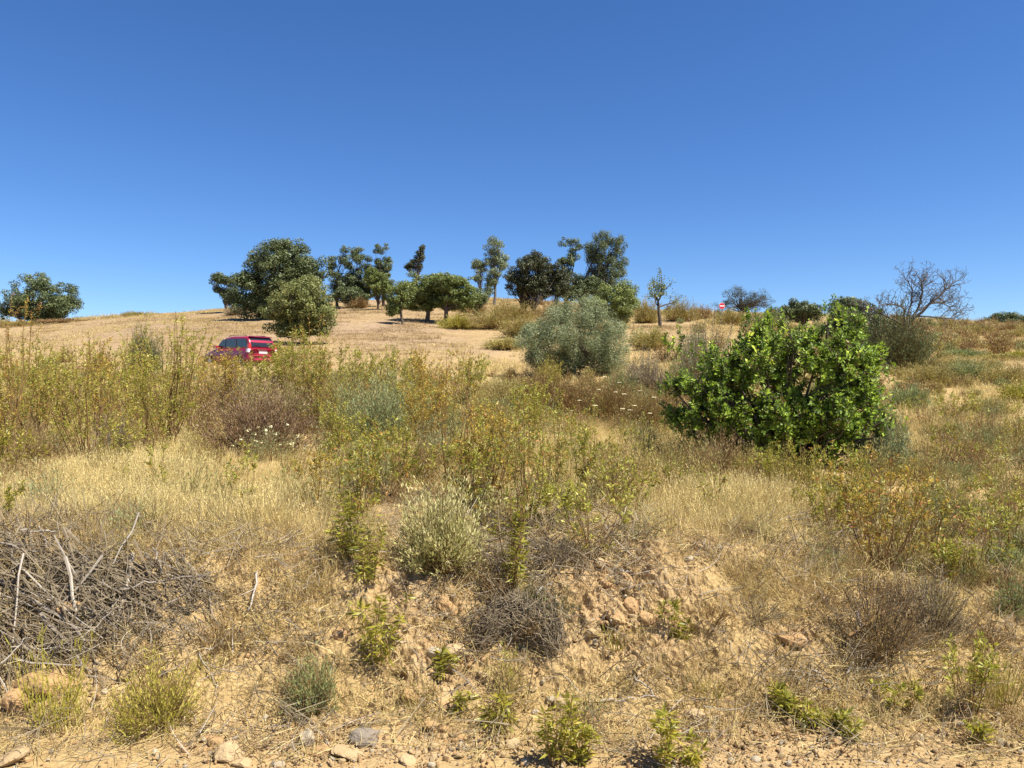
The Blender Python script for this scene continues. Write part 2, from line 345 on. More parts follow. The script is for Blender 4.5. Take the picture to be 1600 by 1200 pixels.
# ------------------------------------------------------------------ trees
def tree(name, px, d, blobs, label, mat='oak', cat='tree', group=None, n=9000, size=.17, clump=.5, nclump=70, trunk=.22, stems=1, shell=.4, bark='bark', seed=None, aspect=.55,
         fork=.3, squash=.75, density_limb=50, lean=0, trunk_px=None, upl=.0):
    """crown given as ellipses in photo pixels, converted to metres at depth d; tapered trunk, limbs running to the clumps"""
    r = np.random.default_rng(int(px*3+d) if seed is None else seed); n = int(n*2.4); nclump = int(nclump*2.4); clump *= .9; size *= .86
    x, y, z = at(px, d); s = d/FPX; base = row(px, d)
    root = empty(name, (x, y, z-.03), label, cat, group)
    B = np.array([[(cx-px)*s, 0, (base-cy)*s, rx*s, min(rx, 1.6*ry)*s*.9, ry*s] for (cx, cy, rx, ry) in blobs])
    B[1:, 1] = r.uniform(-.35, .35, len(B)-1)*B[1:, 4]
    vol = B[:, 3]*B[:, 5]; pick = r.choice(len(B), nclump, p=vol/vol.sum())
    dd = rdir(nclump, r); rad = r.uniform(shell, 1.14, nclump)**.8
    C = B[pick, :3]+dd*rad[:, None]*B[pick, 3:]*.86
    C[:, 2] = np.maximum(C[:, 2], .15)
    cs = clump*r.uniform(.6, 1.25, nclump)
    k = r.choice(nclump, n, p=cs**2/(cs**2).sum()); dv = rdir(n, r)
    pos = C[k]+dv*(cs[k]*r.uniform(.25, 1.0, n)**.6)[:, None]*np.array([1, 1, squash])
    nn = nrm(dv*.7+rdir(n, r)*.8+np.array([0, 0, .5]))
    tc = r.normal(0, .13, nclump); tt = np.clip(.42+tc[k]+.17*r.normal(size=n), 0, 1)
    V, F = cards(pos, nn, size*r.uniform(.6, 1.3, n), size*aspect*r.uniform(.7, 1.2, n), r)
    ok = pos[:, 2] > .03
    F = F[ok]; tt = tt[ok]
    G().add(V, F, tt).obj('crown', M[mat], root)
    T = G(); hc = B[:, 2].min(); top = (B[:, 2]+B[:, 5]).max()
    zt = max(.4, fork*top)
    tp = []
    for i in range(stems):
        off = r.normal(0, trunk*1.6, 2) if stems > 1 else np.zeros(2)
        e = np.array([off[0]*2+lean*s, off[1]*2, zt*r.uniform(.85, 1.1)]); a = np.array([off[0], off[1], -.1])
        K = 7; P = bez(a[None], ((a+e)/2+np.r_[r.normal(0, .12*zt, 2), 0])[None], e[None], K)
        rr = trunk/max(1, stems)**.5*np.array([1.35, 1.02, .92, .86, .8, .76, .7])
        T.add(*tubes(P, rr[None], 9), t=.5); tp.append((P[0], rr))
    m = min(nclump, density_limb); ci = r.choice(nclump, m, replace=False)
    st = []; 
    for c in ci:
        P0, rr = tp[r.integers(len(tp))]; st.append(P0[r.integers(3, 7)])
    st = np.array(st); e = C[ci]; mid = st*.5+e*.5; mid[:, 2] += .12*np.linalg.norm(e-st, axis=1)*(1 if upl == 0 else -upl)
    K = 8; P = bez(st, mid, e, K); P[:, 2:-1] += r.normal(0, .05*top*.3, (m, K-3, 3))
    T.add(*tubes(P, (trunk*.30*np.linspace(1, .12, K))[None]*r.uniform(.5, 1.3, (m, 1)), 5), t=.5)
    # twigs
    q = r.choice(n, min(n, 260), replace=False); st = C[k[q]]; P = bez(st, (st+pos[q])/2+r.normal(0, .04, (len(q), 3)), pos[q], 4)
    T.add(*tubes(P, max(.008, .00012*d)*np.linspace(1.2, .5, 4)[None]*np.ones((len(q), 1)), 3), t=.4)
    T.obj('trunk', M[bark], root, smooth=True)
    return root
def branching(r, start, direction, length, rad, depth, out, up=.15, wig=.16, nk=(2, 4), spread=.75, shrink=.68):
    K = 6; P = [np.array(start, float)]; dv = nrm(np.array(direction, float))
    for i in range(K-1):
        dv = nrm(dv+r.normal(0, wig, 3)+np.array([0, 0, up*.3])); P.append(P[-1]+dv*length/(K-1))
    P = np.array(P); out.append((P, rad*np.linspace(1, .55 if depth > 0 else .25, K)))
    if depth <= 0: return
    for c in range(r.integers(nk[0], nk[1]+1)):
        i = r.integers(2, K) if c else K-1
        nd = nrm(dv+spread*rdir(1, r)[0]+np.array([0, 0, up]))
        branching(r, P[i], nd, length*shrink*r.uniform(.7, 1.15), rad*.56, depth-1, out, up, wig*1.15, nk, spread, shrink)
def bare_obj(out, name, mat, root, S=5, rmin=.003):
    g = G(); P = np.array([o[0] for o in out]); Rr = np.maximum(np.array([o[1] for o in out]), rmin)
    g.add(*tubes(P, Rr, S), t=np.repeat(rng.uniform(.2, .8, len(P)), (P.shape[1]-1)*S)); return g.obj(name, M[mat], root, smooth=True)

exec_parts = []
# ================================================================== GROUND
def ground_material():
    m, nt, N, L = newmat('dry_hillside_ground')
    tc = N('ShaderNodeTexCoord')
    def noise(sc, det=6, rough=.6, dist=0, map_=None):
        n = N('ShaderNodeTexNoise'); n.inputs['Scale'].default_value = sc; n.inputs['Detail'].default_value = det; n.inputs['Roughness'].default_value = rough; n.inputs['Distortion'].default_value = dist
        L(map_ or tc.outputs['Object'], n.inputs['Vector']); return n.outputs['Fac']
    def mix(f, a, b):
        x = N('ShaderNodeMix'); x.data_type = 'RGBA'; L(f, x.inputs[0]); L(a, x.inputs[6]); L(b, x.inputs[7]); return x.outputs[2]
    def attr(n):
        a = N('ShaderNodeAttribute'); a.attribute_name = n; return a.outputs['Fac']
    def con(f, lo, hi):
        r = N('ShaderNodeMapRange'); L(f, r.inputs[0]); r.inputs[1].default_value = lo; r.inputs[2].default_value = hi; return r.outputs[0]
    big = noise(1.3); fine = noise(22, 8, .7); vf = noise(90, 4, .7); mid = noise(5.5, 7, .65, .4)
    dirt = ramp(nt, [(0.219,0.141,0.065),(0.352,0.237,0.114),(0.447,0.323,0.168),(0.551,0.434,0.255)], con(fine, .3, .72))
    dirt2 = ramp(nt, [(0.247,0.153,0.067),(0.399,0.265,0.128),(0.494,0.367,0.195)], con(vf, .3, .7))
    dirt = mix(con(mid, .42, .6), dirt, dirt2)
    mp = N('ShaderNodeMapping'); L(tc.outputs['Object'], mp.inputs['Vector']); mp.inputs['Scale'].default_value = (14, 60, 14); mp.inputs['Rotation'].default_value = (0, 0, .5)
    lit = noise(1.6, 6, .75, 1.2, mp.outputs[0])
    litter = ramp(nt, [(0.184,0.125,0.056),(0.337,0.235,0.104),(0.479,0.346,0.156),(0.612,0.456,0.216)], con(lit, .32, .7))
    col = mix(con(mid, .35, .65), litter, ramp(nt, [(0.245,0.158,0.068),(0.388,0.269,0.120),(0.510,0.370,0.176)], con(fine, .3, .7)))
    st = N('ShaderNodeMapping'); L(tc.outputs['Object'], st.inputs['Vector']); st.inputs['Scale'].default_value = (.25, 1.6, 1); st.inputs['Rotation'].default_value = (0, 0, .15)
    fs = noise(.55, 8, .68, .3, st.outputs[0]); ff = noise(2.2, 8, .75)
    field = mix(con(fs, .46, .54), ramp(nt, [(0.150,0.097,0.051),(0.240,0.160,0.084),(0.320,0.228,0.122)], con(ff, .33, .68)), ramp(nt, [(0.190,0.122,0.060),(0.290,0.199,0.101),(0.370,0.271,0.145)], con(ff, .3, .65)))
    pt = noise(.11, 5, .7, .8); field = mix(con(pt, .44, .62), field, ramp(nt, [(0.170,0.113,0.068),(0.270,0.186,0.120),(0.350,0.255,0.171)], con(ff, .3, .65)))
    col = mix(attr('bare'), col, dirt); col = mix(attr('field'), col, field)
    p = N('ShaderNodeBsdfPrincipled'); L(col, p.inputs['Base Color']); p.inputs['Roughness'].default_value = .95; p.inputs['Specular IOR Level'].default_value = .1
    b = N('ShaderNodeBump'); b.inputs['Strength'].default_value = .8; b.inputs['Distance'].default_value = .02; L(fine, b.inputs['Height'])
    b2 = N('ShaderNodeBump'); b2.inputs['Strength'].default_value = .6; b2.inputs['Distance'].default_value = .006; L(vf, b2.inputs['Height']); L(b.outputs[0], b2.inputs['Normal']); L(b2.outputs[0], p.inputs['Normal'])
    o = N('ShaderNodeOutputMaterial'); L(p.outputs[0], o.inputs[0]); return m
HOLES = [(948,985,13,13,.13),(975,937,7,12,.09),(992,946,6,8,.08),(976,950,6,8,.07),(1000,1000,6,14,.06),(945,1030,8,6,.05),(620,1060,14,7,.05),(690,1065,14,8,.05),(1075,1000,14,10,.05)]
def build_ground():
    th = np.concatenate([np.radians(np.linspace(-180, -41, 70, endpoint=False)), np.radians(np.linspace(-41, 41, 1000)), np.radians(np.linspace(41, 180, 71)[1:-1])])
    rr = np.concatenate([np.linspace(.3, 2.9, 22)[:-1], np.linspace(2.9, 6.8, 340)[:-1], np.geomspace(6.8, 132, 250), np.geomspace(140, 1600, 24)])
    A, Rr = np.meshgrid(th, rr); X = Rr*np.sin(A); Y = Rr*np.cos(A)
    # keep the rows of the frustum at constant depth so that the bank stays crisp
    Z = H(X, Y)
    d = np.maximum(Y, .5); px = 800+FPX*X/d; py = 600-FPX*(Z-EYE)/d
    front = (Y > 2.6)
    bare = np.where(front, blob(px, py, BARE), .9); field = np.where(Y > 14, blob(px, py, FIELD), 0)
    field = np.maximum(field, np.clip((Y-60)/30, 0, 1)*.8)
    bare = np.clip(bare*1.25+.35*fbm(X*1.7, Y*1.7, s=11)*(bare > .1), 0, 1)
    near = np.clip((Y-3.35)/.4, .12, 1)*np.clip((9-Y)/3, 0, 1)*(1+.5*np.exp(-((Y-4.1)/.4)**2))
    nz = near*(.042*fbm(X*3.6, Y*3.6, Z*3.6, 21, 4)+(.012+.016*bare)*np.abs(fbm(X*17, Y*17, Z*17, 31, 3))*.9+.011*fbm(X*34, Y*34, Z*34, 41, 3)+
               .011*bare*np.round(2.5*vnoise((X+Z*1.3)*7, Y*5.0+Z*4.0, s=51)+.6*vnoise(X*30, Y*30, Z*30, s=53))/2.5+.016*bare*np.abs(vnoise(X*24+Z*14, Y*24, Z*30, s=57)))
    hol = np.zeros_like(X)
    for (cx, cy, sx, sy, q) in HOLES:
        hol += q*np.exp(-((((px-cx)/sx)**2+((py-cy)/sy)**2))**2)*front*(Y < 6)
    Y2 = Y-nz*.5+hol; Z2 = Z+nz*.75-hol*.15
    V = np.stack([X, Y2, Z2], -1); nr, nc = X.shape
    i = (np.arange(nr-1)*nc)[:, None]; j = np.arange(nc)[None]; j2 = (j+1) % nc
    F = np.stack([i+j, i+j2, i+nc+j2, i+nc+j], -1)[..., ::-1].reshape(-1, 4)
    Vf = V.reshape(-1, 3); Vc = np.array([[0, 0, 0.]]); cap = np.stack([np.arange(0, nc-2, 2), np.arange(1, nc-1, 2), np.arange(2, nc, 2), np.full(len(np.arange(0, nc-2, 2)), len(Vf))], -1)
    g = G(); g.add(np.concatenate([Vf, Vc]), np.concatenate([F, cap]))
    me = g.mesh('ground', ground_material(), smooth=True)
    rc = np.repeat((rr[:-1] < 6.5)[:, None], nc, 1).ravel(); sm = np.ones(len(me.polygons), bool); sm[:len(rc)] = ~rc[:len(sm)] if len(sm) >= len(rc) else sm; me.polygons.foreach_set('use_smooth', sm)
    for nme, arr in (('bare', bare), ('field', field)):
        a = me.attributes.new(nme, 'FLOAT', 'POINT'); a.data.foreach_set('value', np.concatenate([arr.ravel(), [.9]]).astype(np.float32))
    o = link('ground', me); o['kind'] = 'structure'; return o
build_ground()
_dd = np.concatenate([np.linspace(3.2, 8, 500), np.geomspace(8, 130, 500)])
def dep(px, py):
    """depth of the first ground point of a column that reaches a photo row"""
    r = row(np.full_like(_dd, px), _dd); k = np.argmax(r <= py)
    return float(_dd[k]) if r[k] <= py else 60.0
def on(px, py): return at(px, dep(px, py))

# ================================================================== SCATTERED GROUND COVER (stuff)
def scatter(name, meshes, label, cat, P, rot, scl, idx):
    src = bpy.data.collections.new(name+'_sources')
    for k, me in enumerate(meshes):
        o = bpy.data.objects.new('%s_piece_%02d' % (name, k), me); src.objects.link(o)
    me = bpy.data.meshes.new(name); me.vertices.add(len(P)); me.vertices.foreach_set('co', np.asarray(P, np.float32).ravel())
    for n, t, a in (('rot', 'FLOAT_VECTOR', rot), ('scl', 'FLOAT_VECTOR', scl)):
        at_ = me.attributes.new(n, t, 'POINT'); at_.data.foreach_set('vector', np.asarray(a, np.float32).ravel())
    at_ = me.attributes.new('idx', 'INT', 'POINT'); at_.data.foreach_set('value', np.asarray(idx, np.int32))
    o = link(name, me); o['kind'] = 'stuff'; tag(o, label, cat)
    ng = bpy.data.node_groups.new(name, 'GeometryNodeTree')
    ng.interface.new_socket('Geometry', in_out='INPUT', socket_type='NodeSocketGeometry'); ng.interface.new_socket('Geometry', in_out='OUTPUT', socket_type='NodeSocketGeometry')
    N = ng.nodes.new; L = ng.links.new
    gi, go = N('NodeGroupInput'), N('NodeGroupOutput'); ip = N('GeometryNodeInstanceOnPoints'); ci = N('GeometryNodeCollectionInfo')
    ci.inputs['Collection'].default_value = src; ci.inputs['Separate Children'].default_value = True; ci.inputs['Reset Children'].default_value = True
    def na(n, t):
        a = N('GeometryNodeInputNamedAttribute'); a.data_type = t; a.inputs['Name'].default_value = n; return a.outputs[0]
    L(gi.outputs[0], ip.inputs['Points']); L(ci.outputs[0], ip.inputs['Instance']); ip.inputs['Pick Instance'].default_value = True
    L(na('idx', 'INT'), ip.inputs['Instance Index']); er = N('FunctionNodeEulerToRotation'); L(na('rot', 'FLOAT_VECTOR'), er.inputs[0]); L(er.outputs[0], ip.inputs['Rotation'])
    L(na('scl', 'FLOAT_VECTOR'), ip.inputs['Scale']); L(ip.outputs[0], go.inputs[0])
    md = o.modifiers.new('scatter', 'NODES'); md.node_group = ng
    return o
def cand(n, d0, d1, lo=-160, hi=1760):
    d = np.sqrt(rng.uniform(d0*d0, d1*d1, n)); px = rng.uniform(lo, hi, n); return px, d, row(px, d)
def blades(n, h, spread, width, lean, r, heads=0.0, K=4):
    g = G(); ph = r.uniform(0, 2*pi, n); q = spread*np.sqrt(r.uniform(0, 1, n)); a = np.stack([q*np.cos(ph), q*np.sin(ph), np.full(n, -.015)], 1)
    hh = h*r.uniform(.45, 1, n); p2 = ph+r.normal(0, .9, n); ln = hh*np.abs(r.normal(lean, lean*.5, n))
    b = a+np.stack([ln*np.cos(p2), ln*np.sin(p2), hh*np.sqrt(np.maximum(.1, 1-np.minimum(.9, (ln/hh)**2)))], 1)
    c = a*.5+b*.5; c[:, 2] = b[:, 2]*.68
    P = bez(a, c, b, K); sd = rdir(n, r); sd[:, 2] *= .2; sd = nrm(sd)
    w = width*np.linspace(1, .25, K)[None]*r.uniform(.6, 1.3, (n, 1))
    V = np.stack([P-sd[:, None]*w[..., None]*.5, P+sd[:, None]*w[..., None]*.5], 2).reshape(-1, 3)
    bs = (np.arange(n)*K*2)[:, None]+(np.arange(K-1)*2)[None]; F = np.stack([bs, bs+1, bs+3, bs+2], -1).reshape(-1, 4)
    g.add(V, F, np.repeat(np.clip(r.normal(.5, .22, n), 0, 1), K-1))
    m = int(n*heads)
    if m:
        i = r.choice(n, m, replace=False); e = P[i, -1]; ax = nrm(P[i, -1]-P[i, -2]); nn = 3
        pp = np.repeat(e, nn, 0)-np.repeat(ax, nn, 0)*r.uniform(0, .05, (m*nn, 1)); V, F = leaves(pp, np.repeat(ax, nn, 0)+.5*rdir(m*nn, r), h*.06, width*1.4, r=r); g.add(V, F, .75)
    return g
STRAWB = [(230,775,170,85,1),(390,830,130,60,.85),(1150,800,140,32,1),(1470,650,125,38,.9),(1000,575,60,18,.8),(650,600,120,20,.7),(1420,720,60,30,.6),(320,690,60,50,.6),(640,640,50,16,.7),(800,680,50,20,.6),(720,620,40,14,.7),(850,730,40,16,.6),(760,575,45,14,1),(430,590,80,20,.8),(1190,950,150,80,.9),(480,900,110,60,.7),(690,680,90,40,.5),
          (1450,1080,180,50,.5),(900,700,120,70,.65),(360,960,60,80,.7),(1060,720,70,50,.6),(90,690,90,40,.6),(540,1050,60,60,.5),(1120,1060,120,40,.7),(300,1040,80,40,.5),(1560,620,80,30,.8)]
def build_grass():
    r = rng; long_ = [blades(26, .27, .07, .0036, .38, r, .3).mesh('grass_tuft', M['straw']) for _ in range(4)]
    short = [blades(22, .13, .06, .0035, .75, r, .1).mesh('grass_tuft', M['straw']) for _ in range(3)]
    brown = [blades(22, .18, .06, .0034, .5, r, .2).mesh('grass_tuft', M['straw_brown']) for _ in range(2)]
    green = [blades(18, .2, .06, .004, .45, r, .1).mesh('grass_tuft', M['grass_green']) for _ in range(2)]
    far = [blades(20, .26, .16, .010, .45, r, .2).mesh('grass_tuft', M['straw']) for _ in range(3)]
    farb = [blades(18, .24, .16, .010, .45, r, .2).mesh('grass_tuft', M['straw_brown']) for _ in range(2)]
    farg = [blades(18, .26, .16, .011, .45, r, .2).mesh('grass_tuft', M['grass_green']) for _ in range(1)]
    patch = [blades(90, .17, .9, .02, .55, r, 0, 3).mesh('grass_tuft', M[k]) for k in ('straw', 'straw_brown')]
    ms = long_+short+brown+green+far+farb+farg+patch
    Ps, Rs, Ss, Is = [], [], [], []
    def put(px, d, idx, s, tilt=.15):
        x = (px-800)/FPX*d; z = H(x, d)-.01; n = len(px)
        Ps.append(np.stack([x, d, z], 1)); Rs.append(np.stack([r.normal(0, tilt, n), r.normal(0, tilt, n), r.uniform(0, 6.28, n)], 1))
        Ss.append(s[:, None]*np.stack([r.uniform(.8, 1.2, n), r.uniform(.8, 1.2, n), r.uniform(.75, 1.2, n)], 1)); Is.append(idx)
    # bank and its foot
    px, d, py = cand(11000, 3.35, 4.85); st = blob(px, py, STRAWB); ba = blob(px, py, BARE)
    acc = (.2+.75*st)*(1-.8*ba); acc *= .45+.75*(vnoise(px*.02, py*.02, s=61)*.5+.5); k = r.uniform(size=len(px)) < acc
    px, d, st = px[k], d[k], st[k]; n = len(px); tall = r.uniform(size=n) < .12+.42*st
    idx = np.where(tall, r.choice([0,1,2,3,7,8], n), r.choice([4,5,6,8], n)); put(px, d, idx, np.where(tall, r.uniform(.4, .75, n), r.uniform(.6, 1.2, n)), .3)
    # meadow edge and meadow
    for (nn, d0, d1) in ((13000, 4.7, 7.5), (14000, 7.5, 14)):
        px, d, py = cand(nn, d0, d1); st = blob(px, py, STRAWB); ba = blob(px, py, BARE); k = r.uniform(size=nn) < (.25+.85*st)*(1-.8*ba)
        px, d, st, py = px[k], d[k], st[k], py[k]; n = len(px); zone = vnoise(px*.006, py*.012, s=71)
        u = r.uniform(size=n)+.25*zone*(1-st)
        idx = np.where(u < .68+.3*st, r.choice([0,1,2,3,0,1,2,3,4,5], n), np.where(u < .9, r.choice([7,8], n), r.choice([9,10], n)))
        put(px, d, idx, r.uniform(.5, 1.0, n)*(1+(d-6)*.02)*(.75+.55*st))
    px, d, py = cand(17000, 14, 36); st = blob(px, py, STRAWB); ba = blob(px, py, BARE); fd = blob(px, py, FIELD); k = r.uniform(size=len(px)) < (.4+.6*st)*(1-.6*ba)*(1-.75*fd)
    px, d, st, py = px[k], d[k], st[k], py[k]; n = len(px); u = r.uniform(size=n); idx = np.where(u < .6+.4*st, r.choice([11,12,13], n), np.where(u < .85, r.choice([14,15], n), 16)); put(px, d, idx, r.uniform(.6, 1.15, n))
    px, d, py = cand(46000, 30, 110, -300, 1900); fd = blob(px, py, FIELD); n = len(px); k = r.uniform(size=n) < (1-.1*fd)
    px, d, fd = px[k], d[k], fd[k]; n = len(px); put(px, d, np.where(r.uniform(size=n) < .65, r.choice([11,12,13], n), r.choice([14,15], n)), r.uniform(.6, 1.2, n)*np.where(fd > .4, .5, 1.25))
    px, d, py = cand(16000, 36, 112, -300, 1900); fd = blob(px, py, FIELD); k = r.uniform(size=len(px)) < .35+.65*fd; k &= vnoise((px-800)*d/1200*.25, d*.12, s=91) > -.12; px, d = px[k], d[k]; n = len(px)
    put(px, d, np.where(vnoise((px-800)*d/1200*.1, d*.07, s=93)+.5*r.normal(size=n) > .1, 17, 18), r.uniform(.6, 1.3, n), .08)
    # tall dead stalks along the left skyline
    px = r.uniform(105, 245, 160); d = r.uniform(88, 101, 160); put(px, d, r.choice([11,12,14,16], 160), r.uniform(1.4, 3.0, 160))
    scatter('dry_grass', ms, 'straw coloured dry grass covering the bank and the slope', 'grass', np.concatenate(Ps), np.concatenate(Rs), np.concatenate(Ss), np.concatenate(Is))
build_grass()

def build_low_scrub():
    r = rng; ms = []; mats = ['ochre', 'ochre', 'brown', 'greensoft', 'rust', 'greyd', 'cream', 'rock_y', 'rock_y', 'sage']
    for k, mt in enumerate(mats):
        g = G()
        if mt == 'rock_y':
            S, F = g_rockrose(.55, .35, 5, .045, 8, r, 8, low=.2)
        else:
            S, F = g_scrub(.42, .55, 70, .03, 13, r, 9, up=.7, tip=.3, flat=.85)
        for v, f, t in zip(S.v, S.f, S.t): g.add(v, f-f.min(), t, 0)
        n0 = len(g.v)
        for v, f, t in zip(F.v, F.f, F.t): g.add(v, f-f.min(), t, 1)
        ms.append(g.mesh('scrub_tuft', [M['stem'], M[mt]]))
    for mt in ('ochre', 'brown', 'rust', 'greensoft'):   # coarser ones for the far slope
        g = G(); S, F = g_scrub(.8, 1.1, 60, .085, 12, r, 40, up=.6, tip=.2, flat=.9, thick=.4)
        for v, f, t in zip(S.v, S.f, S.t): g.add(v, f-f.min(), t, 0)
        for v, f, t in zip(F.v, F.f, F.t): g.add(v, f-f.min(), t, 1)
        ms.append(g.mesh('scrub_tuft', [M['stem'], M[mt]]))
    Z = {  # zones in the photograph : (px, py, rx, ry, weight) -> preferred variants
     'rust': [(920,630,120,45,1),(640,720,70,45,.25),(1000,650,80,40,1)], 'green': [(1450,800,150,90,.5),(800,660,110,50,.6),(590,660,110,60,1),(560,760,90,70,.7),(960,760,90,60,.5)],
     'yel': [(1500,900,120,90,.6),(1500,740,140,60,.6),(640,700,130,80,.7),(1490,580,130,40,.7),(130,620,170,60,.55),(480,590,90,40,.7),(950,790,90,60,.8),(760,720,120,70,.7),(1370,800,130,80,.5),(1500,560,140,30,.7)], 'brown': [(1470,760,140,60,.5),(420,650,90,60,1),(1110,740,120,50,1),(1520,520,110,30,1),(1370,960,130,60,.8),(780,880,80,30,.5)],
     'grey': [(800,950,80,50,1),(60,700,80,60,.6),(470,1080,60,50,.8),(1540,740,90,120,.5),(1250,1030,60,30,.7)], 'cream': [(700,800,80,60,.8),(880,790,100,50,.8),(400,720,70,40,.6)]}
    pref = {'rust': [4,4,2,0], 'green': [3,9,3,8], 'yel': [0,7,8,7], 'brown': [2,1,0,4], 'grey': [5,0,9,2], 'cream': [6,6,0,1]}
    Ps, Rs, Ss, Is = [], [], [], []
    def run(nn, d0, d1, base, s0, s1, farv=False, lo=-160, hi=1760):
        px, d, py = cand(nn, d0, d1, lo, hi); st = blob(px, py, STRAWB); ba = blob(px, py, BARE); fd = blob(px, py, FIELD); keys = list(Z); W = np.array([blob(px, py, Z[k]) for k in keys])
        acc = (base+.7*W.max(0))*(1-.85*st)*(1-.92*ba)*np.clip(1-1.7*fd,0,1)*(1-blob(px, py, KEEP)); k = r.uniform(size=nn) < acc
        px, d, W, py = px[k], d[k], W[:, k], py[k]; n = len(px); W = W+.12+.12*r.uniform(size=W.shape); c = W/W.sum(0); cum = np.cumsum(c**1.5/(c**1.5).sum(0), 0); ch = (r.uniform(size=n)[None] > cum).sum(0)
        if farv:
            fmap = {'rust': 12, 'green': 13, 'yel': 10, 'brown': 11, 'grey': 11, 'cream': 10}; idx = np.array([fmap[keys[min(5, q)]] for q in ch], int)
        else: idx = np.array([pref[keys[min(5, q)]][r.integers(4)] for q in ch], int)
        x = (px-800)/FPX*d; z = H(x, d)-.02
        Ps.append(np.stack([x, d, z], 1)); Rs.append(np.stack([r.normal(0, .1, n), r.normal(0, .1, n), r.uniform(0, 6.28, n)], 1)); s = r.uniform(s0, s1, n); Ss.append(np.stack([s*r.uniform(.8, 1.2, n), s*r.uniform(.8, 1.2, n), s*r.uniform(.75, 1.25, n)], 1)); Is.append(idx)
    run(420, 3.5, 4.9, .12, .3, .6); run(800, 4.9, 8, .13, .5, .95); run(1900, 8, 15, .2, .6, 1.15); run(3400, 15, 30, .2, .3, .62, True); run(2400, 30, 105, .3, .6, 1.3, True, -300, 1900)
    scatter('low_scrub', ms, 'mixed low dry scrub and seedlings between the bushes of the slope', 'scrub', np.concatenate(Ps), np.concatenate(Rs), np.concatenate(Ss), np.concatenate(Is))
build_low_scrub()

def rockg(r, sub=7, rough=.22, flat=.7):
    """angular stone: cube sphere cut by planes and roughened"""
    u = np.linspace(-1, 1, sub); A, B = np.meshgrid(u, u, indexing='ij'); g = G(); Vs, Fs, n = [], [], 0
    pl = rdir(9, r); pd = r.uniform(.62, .95, 9)
    for ax in range(3):
        for sg in (-1, 1):
            P = np.zeros((sub, sub, 3)); P[..., ax] = sg; P[..., (ax+1) % 3] = A*sg; P[..., (ax+2) % 3] = B
            Vs.append(P.reshape(-1, 3)); i = (np.arange(sub-1)*sub)[:, None]+np.arange(sub-1)[None]
            Fs.append(np.stack([i, i+sub, i+sub+1, i+1], -1).reshape(-1, 4)+n); n += sub*sub
    V = nrm(np.concatenate(Vs)); q = np.ones(len(V))
    for k in range(9): q = np.minimum(q, pd[k]/np.maximum(V@pl[k], .05))
    V = V*q[:, None]; s = r.integers(1000); V = V*(1+rough*.35*fbm(V[:, 0]*2.5, V[:, 1]*2.5, V[:, 2]*2.5, int(s), 3)[:, None]); V[:, 2] *= flat
    return g.add(V, np.concatenate(Fs), r.uniform(.2, .8))
def build_gravel():
    r = rng; ms = [rockg(r, 4, .3, .6).mesh('pebble', M[k]) for k in ('stone', 'stone_o', 'stone', 'stone', 'stone_o', 'stone_w')]
    px, d, py = cand(48000, 3.0, 4.9); ba = blob(px, py, BARE); k = r.uniform(size=len(px)) < .08+.8*ba**1.3; px, d = px[k], d[k]; n = len(px); x = (px-800)/FPX*d
    s = .0025+.016*r.uniform(size=n)**9+.0045*r.uniform(size=n); P = np.stack([x, d-.012, H(x, d)+.008], 1)
    px2 = r.uniform(150, 1300, 380); d2 = r.uniform(3.2, 3.62, 380); x2 = (px2-800)/FPX*d2; P = np.concatenate([P, np.stack([x2, d2, H(x2, d2)+.004], 1)]); s = np.concatenate([s, .004+.014*r.uniform(size=380)**4]); n = len(s)
    scatter('gravel', ms, 'small tan and orange stones littering the bare earth bank', 'gravel', P, r.uniform(0, 6.28, (n, 3)), s[:, None]*r.uniform(.7, 1.4, (n, 3)), r.integers(0, 6, n))
build_gravel()
def twigm(r, n, l, rad, mat, name, curl=.12):
    a = np.zeros((n, 3)); dv = rdir(n, r); dv[:, 2] = np.abs(dv[:, 2])*.3; dv = nrm(dv); L = l*r.uniform(.4, 1, (n, 1)); a[:, :2] = r.normal(0, l*.3, (n, 2)); a[:, 2] = np.abs(r.normal(0, l*.06, n))
    P = bez(a, a+dv*L*.5+r.normal(0, curl*l, (n, 3))*[1, 1, .4], a+dv*L, 5); g = G(); g.add(*tubes(P, rad*np.linspace(1.2, .5, 5)[None]*r.uniform(.6, 1.4, (n, 1)), 3), t=np.repeat(r.uniform(.1, 1, n), 12)); return g.mesh(name, M[mat])
def build_litter():
    r = rng; ms = [twigm(r, 7, .22, .0018, 'stick', 'litter_twig'), twigm(r, 9, .16, .0014, 'straw', 'litter_twig'), twigm(r, 6, .26, .002, 'deadw', 'litter_twig'), twigm(r, 9, .18, .0014, 'straw_brown', 'litter_twig'), twigm(r, 9, .2, .0015, 'stick', 'litter_twig')]
    px, d, py = cand(11000, 3.25, 6.2); ba = blob(px, py, BARE); gz = blob(px, py, [(140,930,190,100,1),(820,900,140,90,.9),(300,1000,120,80,.8),(1260,1040,120,60,.7),(480,1020,80,80,.6),(1000,880,70,40,.8)])
    k = r.uniform(size=len(px)) < (.34+.6*gz)*(1-.4*ba); px, d, gz = px[k], d[k], gz[k]; n = len(px); x = (px-800)/FPX*d
    idx = np.where(r.uniform(size=n) < .3+.6*gz, r.choice([0,2,4], n, p=[.45,.2,.35]), r.choice([1,3], n))
    sl = np.where((d > 3.6) & (d < 4.9), .55, .05)
    scatter('twig_litter', ms, 'fine grey twigs and broken straw lying on the bank', 'litter', np.stack([x, d-.01, H(x, d)+.012], 1), np.stack([sl+r.normal(0, .2, n), r.normal(0, .2, n), r.uniform(0, 6.28, n)], 1)*np.array([1, 1, 1]), np.repeat(r.uniform(.6, 1.3, (n, 1)), 3, 1), idx)
build_litter()
